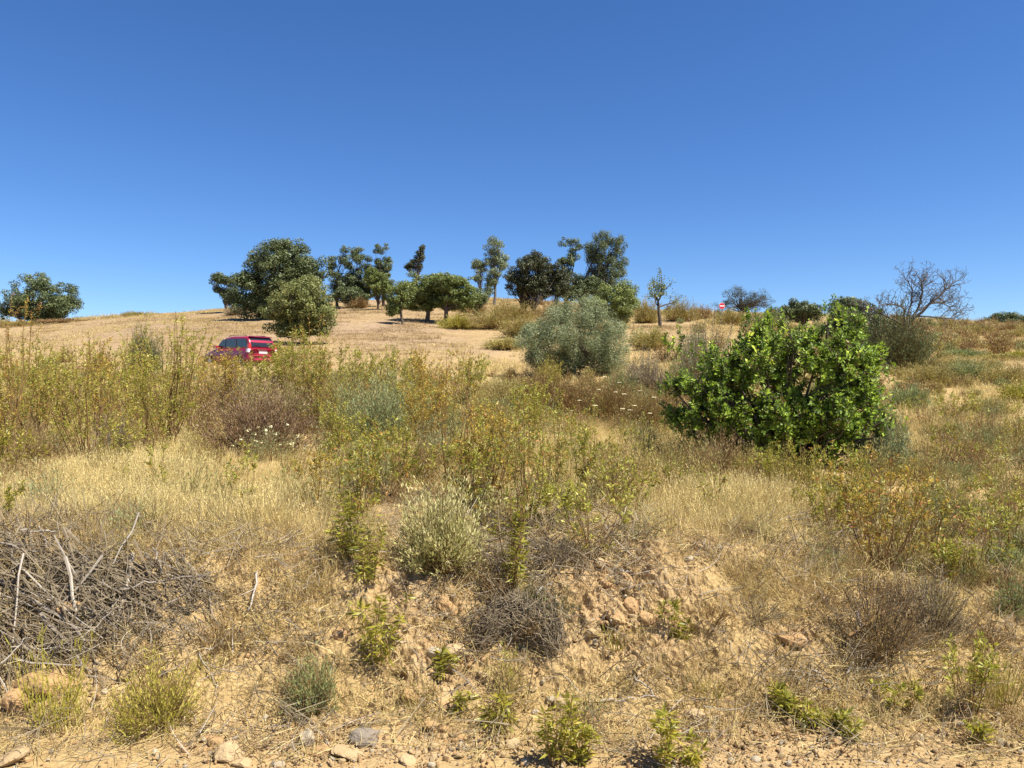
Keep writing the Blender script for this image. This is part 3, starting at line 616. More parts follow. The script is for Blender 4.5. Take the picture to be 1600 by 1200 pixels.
# ================================================================== TREES
RT = 'trees along the ridge'
tree('holm_oak', 66, 88, [(58,470,52,34),(85,462,38,30),(52,438,24,18),(30,482,30,18),(100,482,26,18),(66,490,50,16)], 'broad dark evergreen oak standing alone at the left end of the ridge', 'oak', group=RT, n=15000, size=.24, clump=.75, nclump=95, trunk=.34, stems=3, fork=.22, density_limb=60)
tree('small_tree', 353, 82, [(352,445,20,20),(345,438,14,14),(362,462,16,12)], 'small airy dark tree at the left edge of the biggest oak', 'oak', group=RT, n=3600, size=.2, clump=.5, nclump=30, trunk=.16, fork=.3)
tree('holm_oak', 432, 66, [(440,425,58,50),(484,418,30,36),(470,440,38,36),(420,400,36,26),(395,450,34,34),(450,392,34,20),(405,480,40,22),(385,432,22,22),(440,470,50,26),(375,470,20,16)], 'biggest and densest dark oak of the ridge, behind the red car', 'oak', group=RT, n=24000, size=.22, clump=.75, nclump=140, trunk=.42, fork=.2, density_limb=70)
tree('oak_tree', 478, 46, [(465,468,46,32),(440,485,36,26),(490,480,40,28),(458,508,46,18),(475,448,30,18),(490,508,34,14)], 'rounded olive green oak in front of the biggest dark oak', 'oak_yellow', group=RT, n=17000, size=.15, clump=.45, nclump=120, trunk=.15, fork=.22, density_limb=60)
tree('slender_tree', 527, 88, [(526,435,14,32),(536,400,10,16),(538,445,12,18),(520,412,8,14),(530,452,10,14),(545,412,7,16)], 'slender dark tree with a bare lower trunk right of the biggest oak', 'oak', group=RT, n=4200, size=.2, clump=.5, nclump=36, trunk=.16, fork=.5)
tree('evergreen_tree', 563, 86, [(556,415,24,30),(570,440,24,30),(545,445,18,24),(552,440,14,20),(560,395,12,12),(566,455,16,12)], 'upright evergreen with a narrow crown in the clump of three beside the biggest oak', 'oak', group=RT, n=6500, size=.2, clump=.55, nclump=48, trunk=.2, fork=.45)
tree('evergreen_tree', 600, 85, [(597,388,18,10),(604,404,12,12),(608,425,9,18),(590,440,14,14),(602,450,14,18),(596,420,14,18),(585,430,16,22),(600,440,16,20)], 'tall tree with a flat topped tuft, rightmost of the clump beside the biggest oak', 'oak', group=RT, n=5600, size=.2, clump=.5, nclump=42, trunk=.17, fork=.5)
tree('evergreen_bush', 590, 80, [(588,445,20,22),(580,430,14,14),(604,458,12,14)], 'yellow green bushy tree at the foot of the flat topped ridge tree', 'oak_light', group=RT, n=4200, size=.2, clump=.5, nclump=36, trunk=.12, fork=.2)
tree('spire_tree', 653, 98, [(657,398,6,14),(650,412,11,14),(660,386,4,6),(640,416,7,8)], 'thin spire shaped dark tree poking up behind the umbrella shaped oaks', 'oak_dark', group=RT, n=1900, size=.22, clump=.45, nclump=26, trunk=.15, fork=.6)
tree('umbrella_oak', 666, 66, [(660,450,34,26),(646,464,22,18),(680,442,28,20),(668,474,30,12),(675,458,30,22)], 'umbrella shaped oak on a dark straight trunk, left one of the touching pair', 'oak_light', group='pair of umbrella oaks', n=11000, size=.18, clump=.5, nclump=80, trunk=.2, fork=.42, squash=.6, density_limb=34)
tree('umbrella_oak', 696, 65, [(712,450,36,28),(698,442,34,20),(730,464,22,22),(705,473,34,12)], 'umbrella shaped oak on a dark straight trunk, right one of the touching pair', 'oak_light', group='pair of umbrella oaks', n=12000, size=.18, clump=.5, nclump=84, trunk=.2, fork=.42, squash=.6, density_limb=34)
tree('small_oak', 630, 63, [(622,464,20,22),(632,454,16,18),(615,474,14,14),(617,487,14,11)], 'small leaning oak under the left edge of the umbrella shaped pair', 'oak_light', group=RT, n=3800, size=.17, clump=.42, nclump=34, trunk=.11, fork=.5, lean=-6)
tree('evergreen_bush', 545, 84, [(540,458,22,14),(560,462,20,12),(525,462,14,10)], 'dark low bush between the trunks right of the biggest oak', 'oak', group=RT, n=3600, size=.2, clump=.5, nclump=34, trunk=.1, fork=.2)
tree('evergreen_bush', 745, 72, [(742,470,18,12),(752,462,14,12)], 'dark bush at the foot of the pale gum trees', 'oak', group=RT, n=1800, size=.18, clump=.45, nclump=20, trunk=.08, fork=.2)
tree('evergreen_bush', 912, 74, [(912,452,20,14),(928,446,16,18),(900,460,16,10)], 'dark bush filling the gap under the feathery ridge tree', 'oak', group=RT, n=3400, size=.18, clump=.45, nclump=34, trunk=.1, fork=.2)
tree('evergreen_bush', 868, 78, [(866,452,14,12),(872,440,10,14)], 'small dark bush touching the round oak on its right', 'oak', group=RT, n=1800, size=.18, clump=.45, nclump=20, trunk=.08, fork=.2)
tree('gum_tree', 772, 88, [(774,385,16,14),(768,405,15,16),(782,408,10,18),(770,432,13,16),(762,448,9,10)], 'pale airy gum tree, taller of the two behind the dark round oak', 'gum', group=RT, n=4300, size=.24, clump=.55, nclump=44, trunk=.16, fork=.5, aspect=.35, bark='deadtree')
tree('gum_tree', 751, 88, [(746,412,10,10),(754,418,8,12),(748,430,9,10)], 'pale yellowish gum tree, smaller of the two beside the umbrella oaks', 'gum', group=RT, n=1700, size=.22, clump=.45, nclump=20, trunk=.12, fork=.5, aspect=.35, bark='deadtree')
tree('round_oak', 834, 76, [(828,430,42,30),(850,420,26,24),(808,438,26,24),(832,405,26,14),(838,448,40,20),(875,440,20,24),(835,455,44,10),(862,428,14,14)], 'round brownish dark oak in the middle of the ridge trees', 'oak_dark', group=RT, n=14000, size=.2, clump=.55, nclump=100, trunk=.3, stems=3, fork=.2, density_limb=60)
tree('two_tier_tree', 886, 80, [(886,408,18,14),(885,380,12,12),(898,388,8,16),(890,442,28,26),(912,450,22,20),(888,458,26,12),(880,425,16,14)], 'tree with airy top and dense base between the round oak and feathery tree', 'oak', group=RT, n=7600, size=.2, clump=.5, nclump=64, trunk=.2, fork=.35)
tree('feathery_tree', 938, 77, [(945,390,30,26),(950,420,32,30),(925,395,14,20),(965,385,14,18),(930,440,28,26),(950,440,34,24),(972,410,12,22),(942,372,20,12)], 'tall feathery dark tree with rising branches, right of the middle of the ridge', 'oak', group=RT, n=11500, size=.22, clump=.42, nclump=110, trunk=.26, stems=3, fork=.25, squash=1.3, aspect=.3, density_limb=100)
tree('round_bush', 962, 52, [(958,470,42,28),(978,460,24,24),(935,478,24,20),(955,490,40,14)], 'grey green rounded bush between the olive and the feathery ridge tree', 'oak_light', group=RT, n=12000, size=.13, clump=.4, nclump=90, trunk=.12, stems=3, fork=.2)
tree('olive_bush', 903, 29, [(890,522,70,52),(935,528,50,46),(858,537,52,38),(900,488,50,28),(915,566,64,26),(860,566,44,24),(838,525,28,26),(958,542,26,34)], 'large silvery olive bush standing in the middle of the slope', 'olive', 'olive bush', n=42000, size=.095, clump=.30, nclump=210, trunk=.09, stems=4, fork=.25, squash=1.1, aspect=.22, density_limb=80, shell=.55)
tree('dark_ridge_bush', 1160, 90, [(1155,468,34,18),(1185,470,24,16),(1150,455,22,10),(1128,476,14,10)], 'purplish half leafless round tree on the skyline behind the no entry sign', 'oak_dark', 'tree', RT, n=3000, size=.17, clump=.55, nclump=70, trunk=.26, fork=.3, density_limb=70, aspect=.35, bark='deadtree')
tree('ridge_oak', 1256, 62, [(1254,482,28,20),(1215,490,20,12),(1240,488,18,14),(1270,488,14,14)], 'green oak top showing just above the glossy carob', 'oak', group=RT, n=4800, size=.17, clump=.45, nclump=40, trunk=.16, fork=.3)
tree('evergreen_bush', 1335, 31, [(1322,482,26,20),(1320,492,20,24),(1345,500,30,24),(1310,475,8,12),(1360,520,40,32),(1385,530,36,34),(1340,540,36,30),(1315,515,22,22),(1340,480,12,14)], 'dark evergreen bush at the left of the bare dead tree', 'oak', 'bush', n=14000, size=.12, clump=.32, nclump=120, trunk=.07, stems=3, fork=.2)
tree('ridge_oak', 1552, 104, [(1550,502,12,12),(1556,496,7,8)], 'small dark oak on the skyline at the right, left of the wider one', 'oak', group=RT, n=1500, size=.22, clump=.5, nclump=18, trunk=.15, fork=.3)
tree('ridge_oak', 1588, 102, [(1585,500,24,16),(1600,504,22,14),(1576,506,14,10)], 'wide dark oak on the skyline at the right edge', 'oak', group=RT, n=5600, size=.22, clump=.6, nclump=46, trunk=.2, fork=.3)

def carob():
    px, d = 1225, 8.9; r = np.random.default_rng(99); x, y, z = at(px, d); s = d/FPX; base = row(px, d)
    root = empty('carob_tree', (x, y, z-.03), 'bright glossy green carob, the largest bush right of the middle', 'bush')
    B = [(1212,605,125,80),(1112,622,66,48),(1280,570,86,64),(1215,545,74,44),(1330,590,52,52),(1150,570,60,44),(1270,650,90,60),(1180,660,80,44),(1340,525,26,26),(1240,688,80,38),(1150,660,70,40),(1080,612,38,34),(1320,640,50,50)]
    B = np.array([[(cx-px)*s, 0, (base-cy)*s, rx*s, min(rx, 1.4*ry)*s, ry*s] for cx, cy, rx, ry in B]); B[1:, 1] = r.uniform(-.35, .3, 12)*B[1:, 4]
    n = 5000; vol = B[:, 3]*B[:, 5]; nc = 300; k = r.choice(13, nc, p=vol/vol.sum()); dc = rdir(nc, r); Cc = B[k, :3]+dc*(r.uniform(.5, 1, nc)**.6)[:, None]*B[k, 3:]*.93; k = r.integers(nc, size=n); dv = nrm(dc[k]+.9*rdir(n, r)); E = Cc[k]+dv*(r.uniform(.2, 1, n)**.6*r.choice([.1,.17,.27], n))[:, None]
    for (ax, ay, az) in [(1400,572,.3),(1312,468,.1),(1322,478,0),(1057,530,.1),(1050,520,0),(1375,565,.2),(1350,500,.1),(1300,480,-.1),(1180,492,0),(1225,492,.1),(1395,640,.1),(1042,600,.1)]:
        m = 7; q = np.stack([np.full(m, (ax-px)*s), np.full(m, az), np.full(m, (base-ay)*s)], 1)+r.normal(0, .06, (m, 3)); E = np.concatenate([E, q]); dv = np.concatenate([dv, nrm(r.normal(0, .3, (m, 3))+[.0, 0, 1])])
    ok = E[:, 2] > .08; E, dv = E[ok], dv[ok]; n = len(E)
    # each shoot: a twig with a rosette of broad leaflets near its tip
    ax = nrm(dv*.8+rdir(n, r)*.5+np.array([0, 0, .55])); ln = r.uniform(.10, .2, n)[:, None]; P = bez(E-ax*ln, E-ax*ln*.5, E, 4)
    nl = 20; i = np.repeat(np.arange(n), nl); t = r.uniform(0, 1, len(i)); pos = E[i]-ax[i]*ln[i]*(1-t)[:, None]; sd = nrm(np.cross(ax[i], rdir(len(i), r)))
    D = sd*1.0+ax[i]*(.15+.75*t[:, None])+np.array([0, 0, -.1]); L = .046*r.uniform(.4, 1.35, len(i)); V, F = leaves(pos, D, L, L*.52, fold=.2, r=r, N_=nrm(ax[i]+.4*rdir(len(i), r)))
    young = r.uniform(size=n) < .3; tt = np.clip(.52+.1*r.normal(size=n)[i]+.1*r.normal(size=len(i))+np.where(young, .22, 0)[i]*t, .25, 1); tt[r.uniform(size=len(i)) < .025] = 0; tt[(r.uniform(size=n) < .02)[i]] = .05
    G().add(V, F, np.concatenate([tt, tt])).obj('foliage', M['carob'], root)
    T = G(); T.add(*tubes(P, np.full((n, 4), .004), 3), t=.5); m = 150; ci = r.choice(n, m, replace=False); a = np.stack([r.normal(0, .08, m), r.normal(0, .08, m), np.full(m, -.05)], 1); c = a*.4+E[ci]*.6; c[:, 2] *= .55
    Q = bez(a, c, E[ci], 8); Q[:, 2:] += r.normal(0, .03, (m, 6, 3)); T.add(*tubes(Q, np.linspace(.028, .005, 8)[None]*r.uniform(.6, 1.2, (m, 1)), 5), t=.5); T.obj('branches', M['bark'], root, smooth=True)
carob()

def dead_tree():
    r = np.random.default_rng(5); x, y, z = at(1410, 28.5); s = 28.5/FPX
    root = empty('dead_tree', (x, y, z-.05), 'bare leafless dead tree with twisted grey branches above a dark thicket', 'tree')
    out = []; K = 6
    def limb(pts, r0, depth):
        P = np.array([((a-1410)*s*.9, yy, (580-b)*s*.93) for a, b, yy in pts]); t = np.linspace(0, len(P)-1, K); P = np.stack([np.interp(t, np.arange(len(P)), P[:, i]) for i in range(3)], 1); P[1:-1] += r.normal(0, .03, (K-2, 3))
        out.append((P, np.linspace(r0, r0*.45, K)))
        for q in range(17):
            i = r.integers(2, K); dv = nrm(P[i]-P[i-1]); branching(r, P[i], nrm(dv+.9*rdir(1, r)[0]+[0, 0, .25]), r.uniform(.28, .55), r0*.3, depth, out, .12, .22, (2, 3), .85, .68)
    limb([(1410,582,0),(1414,545,0),(1418,500,.05)], .13, 0)
    limb([(1418,505,0),(1440,478,.1),(1450,455,.15),(1446,432,.1)], .06, 3)
    limb([(1425,495,0),(1450,470,-.1),(1475,452,-.2),(1486,440,-.2)], .06, 3)
    limb([(1418,500,0),(1430,470,.2),(1435,450,.3),(1428,430,.3)], .045, 3)
    limb([(1430,488,0),(1465,492,-.2),(1488,490,-.3),(1500,482,-.3)], .032, 2)
    limb([(1415,505,0),(1395,492,.2),(1375,478,.3),(1352,475,.3)], .05, 3)
    limb([(1415,500,0),(1410,480,-.2),(1400,470,-.3),(1380,470,-.4)], .05, 1)
    limb([(1440,478,0),(1470,462,.2),(1490,462,.4),(1505,470,.5)], .04, 3)
    bare_obj(out, 'branches', 'deadtree', root, 5, .0045)
    S, F = g_scrub(104*s, 145*s, 1100, .07, 26, r, 28, up=.6, thick=.35); o = S.obj('suckers', M['stem'], root); o2 = F.obj('foliage', M['oak'], root)
    for q in (o, o2): q.location = (-.25, .1, 0)
dead_tree()
def half_bare_tree():
    r = np.random.default_rng(15); d = 58; x, y, z = at(1033, d); s = d/FPX; b0 = row(1033, d)
    root = empty('half_bare_tree', (x, y, z-.05), 'small half bare tree with a thin dark trunk beside the round bush on the slope', 'tree'); out = []
    h = (b0-428)*s; K = 6; P = np.stack([np.linspace(0, -.25, K)+r.normal(0, .03, K), np.zeros(K), np.linspace(-.1, h*.5, K)], 1); out.append((P, np.linspace(.16, .09, K)))
    for dv, l in (((-.35,0,1),1.6),((.1,.2,1),1.9),((.5,.1,.8),1.5),((.95,-.2,.35),1.7),((-.7,.1,.7),1.2),((-.1,-.4,1),1.3),((1,.3,.1),1.3)): branching(r, P[-1-(abs(dv[0]) > .6)], dv, l*.72, .05, 2, out, .1, .2, (3, 4), .8, .62)
    bare_obj(out, 'branches', 'bark', root, 5, .010)
    e = np.concatenate([o[0][-3:] for o in out if o[1][0] < .04]); n = 1300; i = r.integers(len(e), size=n); pos = e[i]+r.normal(0, .13, (n, 3)); pos = pos[(r.uniform(size=n) < np.where(pos[:, 0] < .5, 1, .35)) & (pos[:, 2] > 1.2)]; V, F = cards(pos, rdir(len(pos), r), .13, .08, r)
    G().add(V, F, np.clip(r.normal(.5, .25, len(pos)), 0, 1)).obj('foliage', M['oak_light'], root)
half_bare_tree()

# ================================================================== SHRUBS
RK = 'rockrose shrubs of the upper meadow'
Q = plant
Q('rr', 12, 8.3, 458, 75, 'tall thin shoot with orange and yellow leaves at the left edge, topping the skyline', 'rock_o', 'rockrose_shrub', group=RK, stems=8, dens=1.5)
L1 = [(45,9.5,540,110,'rock_y','yellow green rockrose at the left edge below the lone oak'),
 (140,8.6,528,120,'rock_y','tall yellow green rockrose, densest of those left of the red car'),
 (95,11.5,560,90,'rock_y','slim rockrose in the gap left of the densest left rockrose'),
 (262,10.6,497,125,'rock_y','tall wide rockrose with a spiky top just left of the red car'),
 (205,13,545,80,'rock_y','smaller rockrose standing in front of the dark young oak'),
 (300,12.5,552,80,'rock_o','reddish rockrose against the front of the red car'),
 (348,15.5,552,90,'rock_o','sparse amber rockrose growing across the side of the red car'),
 (470,17,520,80,'rock_y','yellow green rockrose in front of the rear of the red car'),
 (490,19,500,50,'rock_o','slim amber rockrose rising in front of the rounded oak'),
 (530,15,545,90,'rock_y','leafy rockrose right of the red car'),
 (15,7.2,650,80,'rock_g','low green rockrose at the left edge of the straw'),
 (180,7.8,640,90,'rock_y','rockrose with a dark bare base at the top of the straw patch'),
 (700,6.1,552,60,'rock_o','tall thin reddish rockrose, left of the two tallest stems in the middle'),
 (724,5.9,548,60,'rock_o','tall thin reddish rockrose, right of the two tallest stems in the middle'),
 (765,5.8,630,110,'rock_o','dark stemmed amber rockrose right of the tallest stems'),
 (820,5.15,635,90,'rock_y','rockrose with bare stems at the right of the dark stemmed thicket'),
 (735,5.7,680,150,'rock_y','low dense dark rockrose thicket behind the cream tipped bush'),
 (560,5.4,655,140,'rock_y','wide leafy rockrose left of the cream tipped bush'),
 (500,5.9,700,90,'rock_o','brownish rockrose left of the wide leafy rockrose'),
 (612,6.0,650,90,'rock_y','rockrose rising behind the wide leafy rockrose'),
 (665,9.2,590,70,'rock_o','amber rockrose behind the grey green scrub'),
 (868,6.4,640,80,'rock_y','yellow green rockrose in the straw right of the bare stems'),
 (915,6.2,660,90,'rock_y','yellowish rockrose below the rusty scrub'),
 (975,5.8,712,110,'rock_y','yellow green rockrose at the left of the pale straw patch'),
 (925,4.72,735,130,'rock_y','dense yellow green rockrose standing on the brink of the bank'),
 (860,5.2,755,80,'rock_y','small rockrose between the cream tipped bush and the brink'),
 (383,5.6,692,60,'rock_y','single stemmed rockrose in the straw below the white flowers'),
 (10,5.1,755,50,'rock_g','low yellow rockrose at the left edge above the brushwood'),
 (575,4.45,792,85,'rock_g','bright green rockrose clump on the bank left of the cream tipped bush'),
 (545,4.75,770,70,'rock_g','bright rockrose sprig above the bright clump of the bank'),
 (588,3.95,925,100,'rock_g','bright rockrose hanging lower on the bank, above the grey green upright scrub'),
 (800,4.42,765,60,'rock_g','narrow upright rockrose above the grey dead root'),
 (1057,4.05,938,55,'rock_g','small upright rockrose right of the orange bank hollow'),
 (865,3.22,1082,85,'rock_g','leafy rockrose shoot at the bottom edge, left of the middle pair'),
 (905,3.24,1112,60,'rock_g','second rockrose shoot at the bottom edge beside the leafy one'),
 (1035,3.2,1105,65,'rock_g','rockrose shoot at the bottom edge with drooping dark leaves'),
 (1078,3.22,1160,40,'rock_g','shortest rockrose shoot at the bottom edge, at the right of the drooping one'),
 (775,3.5,1085,75,'rock_g','low rockrose sprig at the foot of the bank below the root'),
 (722,3.6,1090,50,'rock_g','small sprig on the bare earth at the foot of the bank'),
 (690,3.9,1030,45,'rock_g','tiny seedling on the bare patch of the bank'),
 (1375,5.0,700,210,'rock_o','large spreading rockrose with yellow and amber leaves at the right'),
 (1440,5.3,760,110,'rock_o','amber rockrose at the right flank of the large spreading rockrose'),
 (1300,5.5,735,90,'rock_y','green rockrose at the left flank of the large spreading rockrose'),
 (1220,3.6,1080,60,'rock_g','low bright rockrose at the foot of the bank, below the dead twiggy shrub'),
 (1268,3.52,1095,65,'rock_g','low bright rockrose in the dry grass near the bottom right'),
 (1318,3.45,1125,70,'rock_g','low rockrose lying over a dark hollow near the bottom right'),
 (1400,3.7,1060,90,'rock_y','faded low rockrose below the dead twiggy shrub at the right'),
 (1515,3.6,985,110,'rock_y','thin forked rockrose with bare stems near the bottom right corner'),
 (1540,3.4,1165,50,'rock_g','tiny rockrose in the bottom right corner'),
 (1495,4.9,840,110,'rock_y','pale yellow rockrose right of the large spreading rockrose'),
 (1580,5.6,760,110,'rock_y','faded rockrose at the right edge'),
 (1250,7.2,680,100,'rock_y','upright yellow green rockrose under the right part of the carob'),
 (1205,7.2,700,80,'rock_y','upright yellow green rockrose under the middle of the carob'),
 (-20,10,545,90,'rock_y','rockrose cut off by the left edge of the picture'),
 (70,12.5,545,90,'rock_y','rockrose behind the others at the left, under the right end of the lone oak'),
 (165,11.5,535,90,'rock_o','upright rockrose right behind the densest left rockrose'),
 (230,9.2,560,80,'rock_y','rockrose leaning in front of the tall spiky one'),
 (398,18,568,70,'rock_y','low rockrose hiding the foot of the red car'),
 (440,20,545,60,'rock_y','rockrose below the rear bumper of the red car'),
 (332,20,548,50,'rock_o','thin reddish rockrose before the windows of the red car'),
 (372,22,556,50,'rock_y','short rockrose before the rear door of the red car'),
 (500,13,548,90,'rock_y','tall rockrose rising behind the right of the dark brown bush'),
 (610,15,548,80,'rock_y','tall rockrose rising behind the paler grey green bush'),
 (655,18,552,70,'rock_o','amber rockrose against the bare field right of the grey green bushes'),
 (730,16,560,80,'rock_y','rockrose against the bare field behind the tallest stems'),
 (835,12,600,80,'rock_y','rockrose in front of the left rusty scrub'),
 (570,14,560,80,'rock_y','yellow green rockrose behind the soft grey green bush'),
 (640,12,590,80,'rock_y','rockrose at the right of the paler grey green bush'),
 (530,9,640,80,'rock_y','rockrose between the dark brown bush and the grey green bush'),
 (790,10,620,80,'rock_y','rockrose behind the bare stems in the middle'),
 (680,14,580,70,'rock_o','amber rockrose behind the two tallest stems'),
 (1060,6.4,720,80,'rock_y','rockrose above the left of the pale straw patch'),
 (1330,7.4,690,80,'rock_y','rockrose between the carob and the large spreading rockrose'),
 (1480,14,620,80,'rock_y','slim bare stemmed rockrose in the straw right of the carob')]
for (px, d, top, w, mt, lab) in L1:
    bare = 'bare stems' in lab or 'reddish' in lab or 'slim' in lab
    sh = d < 4.8 and mt == 'rock_g'
    if d > 8: top -= 12; w *= 1.15
    Q('rrs' if sh else 'rr', px, d, top, w, lab, mt, 'rockrose_shrub', group=RK, dens=.7 if bare else .75+.9*((px*7+top*3) % 10)/10, leaf=(.052 if sh else None), stems=((4 if w < 60 else (7 if d < 3.8 else 11)) if sh else (4 if w <= 60 else None)))
L2 = [('tip',688,4.72,748,165,'cream','cream_tipped_bush','rounded cream tipped bush on the brink of the bank, casting a dark shadow',1.8,.027),
 ('dome',408,9.6,580,190,'darkbrown','dry_bush','large dark brown dried out bush with a pale top',1.6,.04),
 ('up',585,11.2,590,135,'sage','grey_green_bush','soft grey green bush in the middle of the meadow, right of the dark brown bush',1.5,.045),
 ('up',620,13,580,90,'sage','grey_green_bush','paler grey green bush behind the soft one in the middle of the meadow',1.1,.045),
 ('dome',850,17,572,103,'rust','rusty_scrub','rusty brown scrub below the left side of the olive bush',1.5,None),
 ('dome',900,15.5,584,114,'rust','rusty_scrub','rusty brown scrub below the middle of the olive bush',1.6,None),
 ('dome',955,14.5,588,120,'rust','rusty_scrub','rusty scrub with white flowers between the olive bush and the carob',1.8,None),
 ('dome',1010,13.2,606,114,'rust','rusty_scrub','dark rusty scrub touching the left of the carob',1.8,None),
 ('dome',780,18,590,80,'ochre','ochre_scrub','ochre scrub below the bright straw strip',.9,None),
 ('dome',650,7.0,668,120,'rust','rusty_scrub','reddish scrub behind the cream tipped bush',1.1,None),
 ('up',1055,7.6,680,110,'ochre','upright_scrub','upright brown green scrub left below the carob',1.2,None),
 ('up',1120,7.8,668,110,'brown','upright_scrub','upright purplish brown scrub at the foot of the carob',1.1,None),
 ('up',1175,7.6,690,110,'ochre','upright_scrub','upright straw tipped scrub at the edge of the pale straw patch',1.2,None),
 ('up',1000,7.2,695,90,'ochre','upright_scrub','upright ochre scrub above the pale straw patch, left one',1.1,None),
 ('up',1250,7.0,700,130,'broom','upright_scrub','upright yellow green scrub below the right half of the carob',1.2,None),
 ('dome',1008,21,548,90,'greyd','dead_grey_shrub','dead grey shrub between the olive bush and the carob',1.2,None),
 ('dome',968,19.5,566,62,'greensoft','green_bush','small fresh green bush at the right foot of the olive bush',1,None),
 ('up',858,25,562,45,'broom','yellow_bush','small bright yellow green bush at the left foot of the olive bush',1,None),
 ('dome',1378,8.8,640,110,'olive','sage_bush','silvery grey green bush at the right foot of the carob',1.5,.04),
 ('up',1100,21,492,120,'greyd','thin_grey_bush','thin grey green bush rising behind the left of the carob',1.2,None),
 ('up',1085,20,505,90,'olive','thin_grey_bush','silvery thin bush between the carob and the little half bare tree',.8,None),
 ('dome',225,32,512,58,'oak','young_oak','dark green young oak bush left of the red car',1.5,.09),
 ('up',488,3.65,1010,100,'greensoft','upright_scrub','grey green upright scrub at the foot of the bank, left of the middle',.9,.02),
 ('up',455,5.9,780,90,'brown','dry_bush','brown dry tuft in the straw left of the bright rockrose clump',.8,None),
 ('dome',1365,4.2,885,230,'brown','dead_shrub','dead twiggy brown shrub on the right of the bank',1.3,.016),
 ('dome',1450,4.35,880,140,'greyd','dead_shrub','greyish bare twiggy shrub right of the dead brown one',1.1,.014),
 ('dome',1500,6.8,770,120,'ochre','ochre_scrub','ochre scrub at the right, behind the pale yellow rockrose',1.1,None),
 ('dome',1440,8.5,715,110,'ochre','ochre_scrub','ochre scrub right of the silvery grey green bush',1.1,None),
 ('dome',1515,9,700,100,'brown','ochre_scrub','brown scrub on the right slope above the ochre ones',1.0,None),
 ('dome',1575,5.3,850,120,'greensoft','ochre_scrub','dull green scrub at the right edge halfway down',1.1,None),
 ('dome',1560,4.9,890,100,'brown','ochre_scrub','dark brown scrub at the right edge below the dull green one',1.1,None),
 ('dome',1420,6.0,820,100,'sage','sage_bush','small grey sage bush under the large spreading rockrose',1.0,None),
 ('dome',880,4.7,838,110,'greyd','dead_shrub','dead grey twiggy shrub under the dense rockrose on the brink',1.0,.012),
 ('dome',790,4.75,845,100,'greyd','dead_shrub','dead grey twiggy shrub right of the cream tipped bush',.9,.012),
 ('dome',250,3.55,1030,170,'broom','low_broom','low yellow green broom sprawling on the bank at the bottom left',1.0,.02),
 ('dome',1110,4.25,985,120,'brown','dry_bush','low brown dry tuft on the lower bank right of the middle',.7,.016),
 ('up',830,4.15,985,70,'straw_brown','dry_bush','rusty dry grass clump under the grey dead root',.9,.02),
 ('dome',700,4.75,865,120,'brown','dead_shrub','dark dead twigs under the cream tipped bush',.8,.012),
 ('dome',1175,4.3,965,130,'greyd','dead_shrub','grey dead tangle on the right of the lower bank',.8,.012),
 ('up',545,12.5,575,90,'greensoft','olive_scrub','soft olive scrub left of the soft grey green bush',1.2,None),
 ('up',690,11,620,110,'greensoft','olive_scrub','soft olive scrub behind the low dark rockrose thicket',1.2,None),
 ('up',760,13,600,100,'ochre','olive_scrub','ochre scrub left of the rusty scrubs',1.1,None),
 ('up',320,11.8,600,70,'brown','dry_bush','brown dry scrub behind the left of the dark brown bush',.9,None),
 ('up',60,8.2,650,110,'brown','dry_bush','brown dry scrub at the left under the yellow green rockroses',1,None),
 ('up',180,9.5,640,100,'greyd','dry_bush','grey dry scrub below the densest left rockrose',1,None),
 ('up',440,14.5,590,110,'cream','pale_scrub','pale scrub behind the dark brown bush',1,None),
 ('up',368,16,570,110,'cream','pale_scrub','pale scrub in front of the red car',1,None)]
for (k, px, d, top, w, mt, nm, lab, dn, lf) in L2:
    Q(k, px, d, top, w, lab, mt, nm, group=None, dens=dn, leaf=lf, stemmat='stick' if mt in ('greyd',) or 'dead' in nm else 'stem')
for (px, d, top, w, lab) in [(75,3.5,955,120,'green fine stemmed broom at the left, bending over the brushwood'),(105,3.5,1040,80,'shorter fine stemmed broom at the left, lower right of the bending one'),(210,3.45,1075,120,'yellow green broom low at the bottom left'),(960,4.05,1000,70,'thin pale broom on the bare bank below the hollow'),(1110,3.7,1070,60,'thin broom in the dry grass of the lower bank'),(1560,3.7,1000,90,'thin dry broom at the bottom right'),(330,3.9,1060,70,'thin broom beside the low sprawling broom')]:
    Q('broom', px, d, top, w, lab, 'broom', 'broom_plant', group='fine stemmed brooms on the bank', dens=.55)
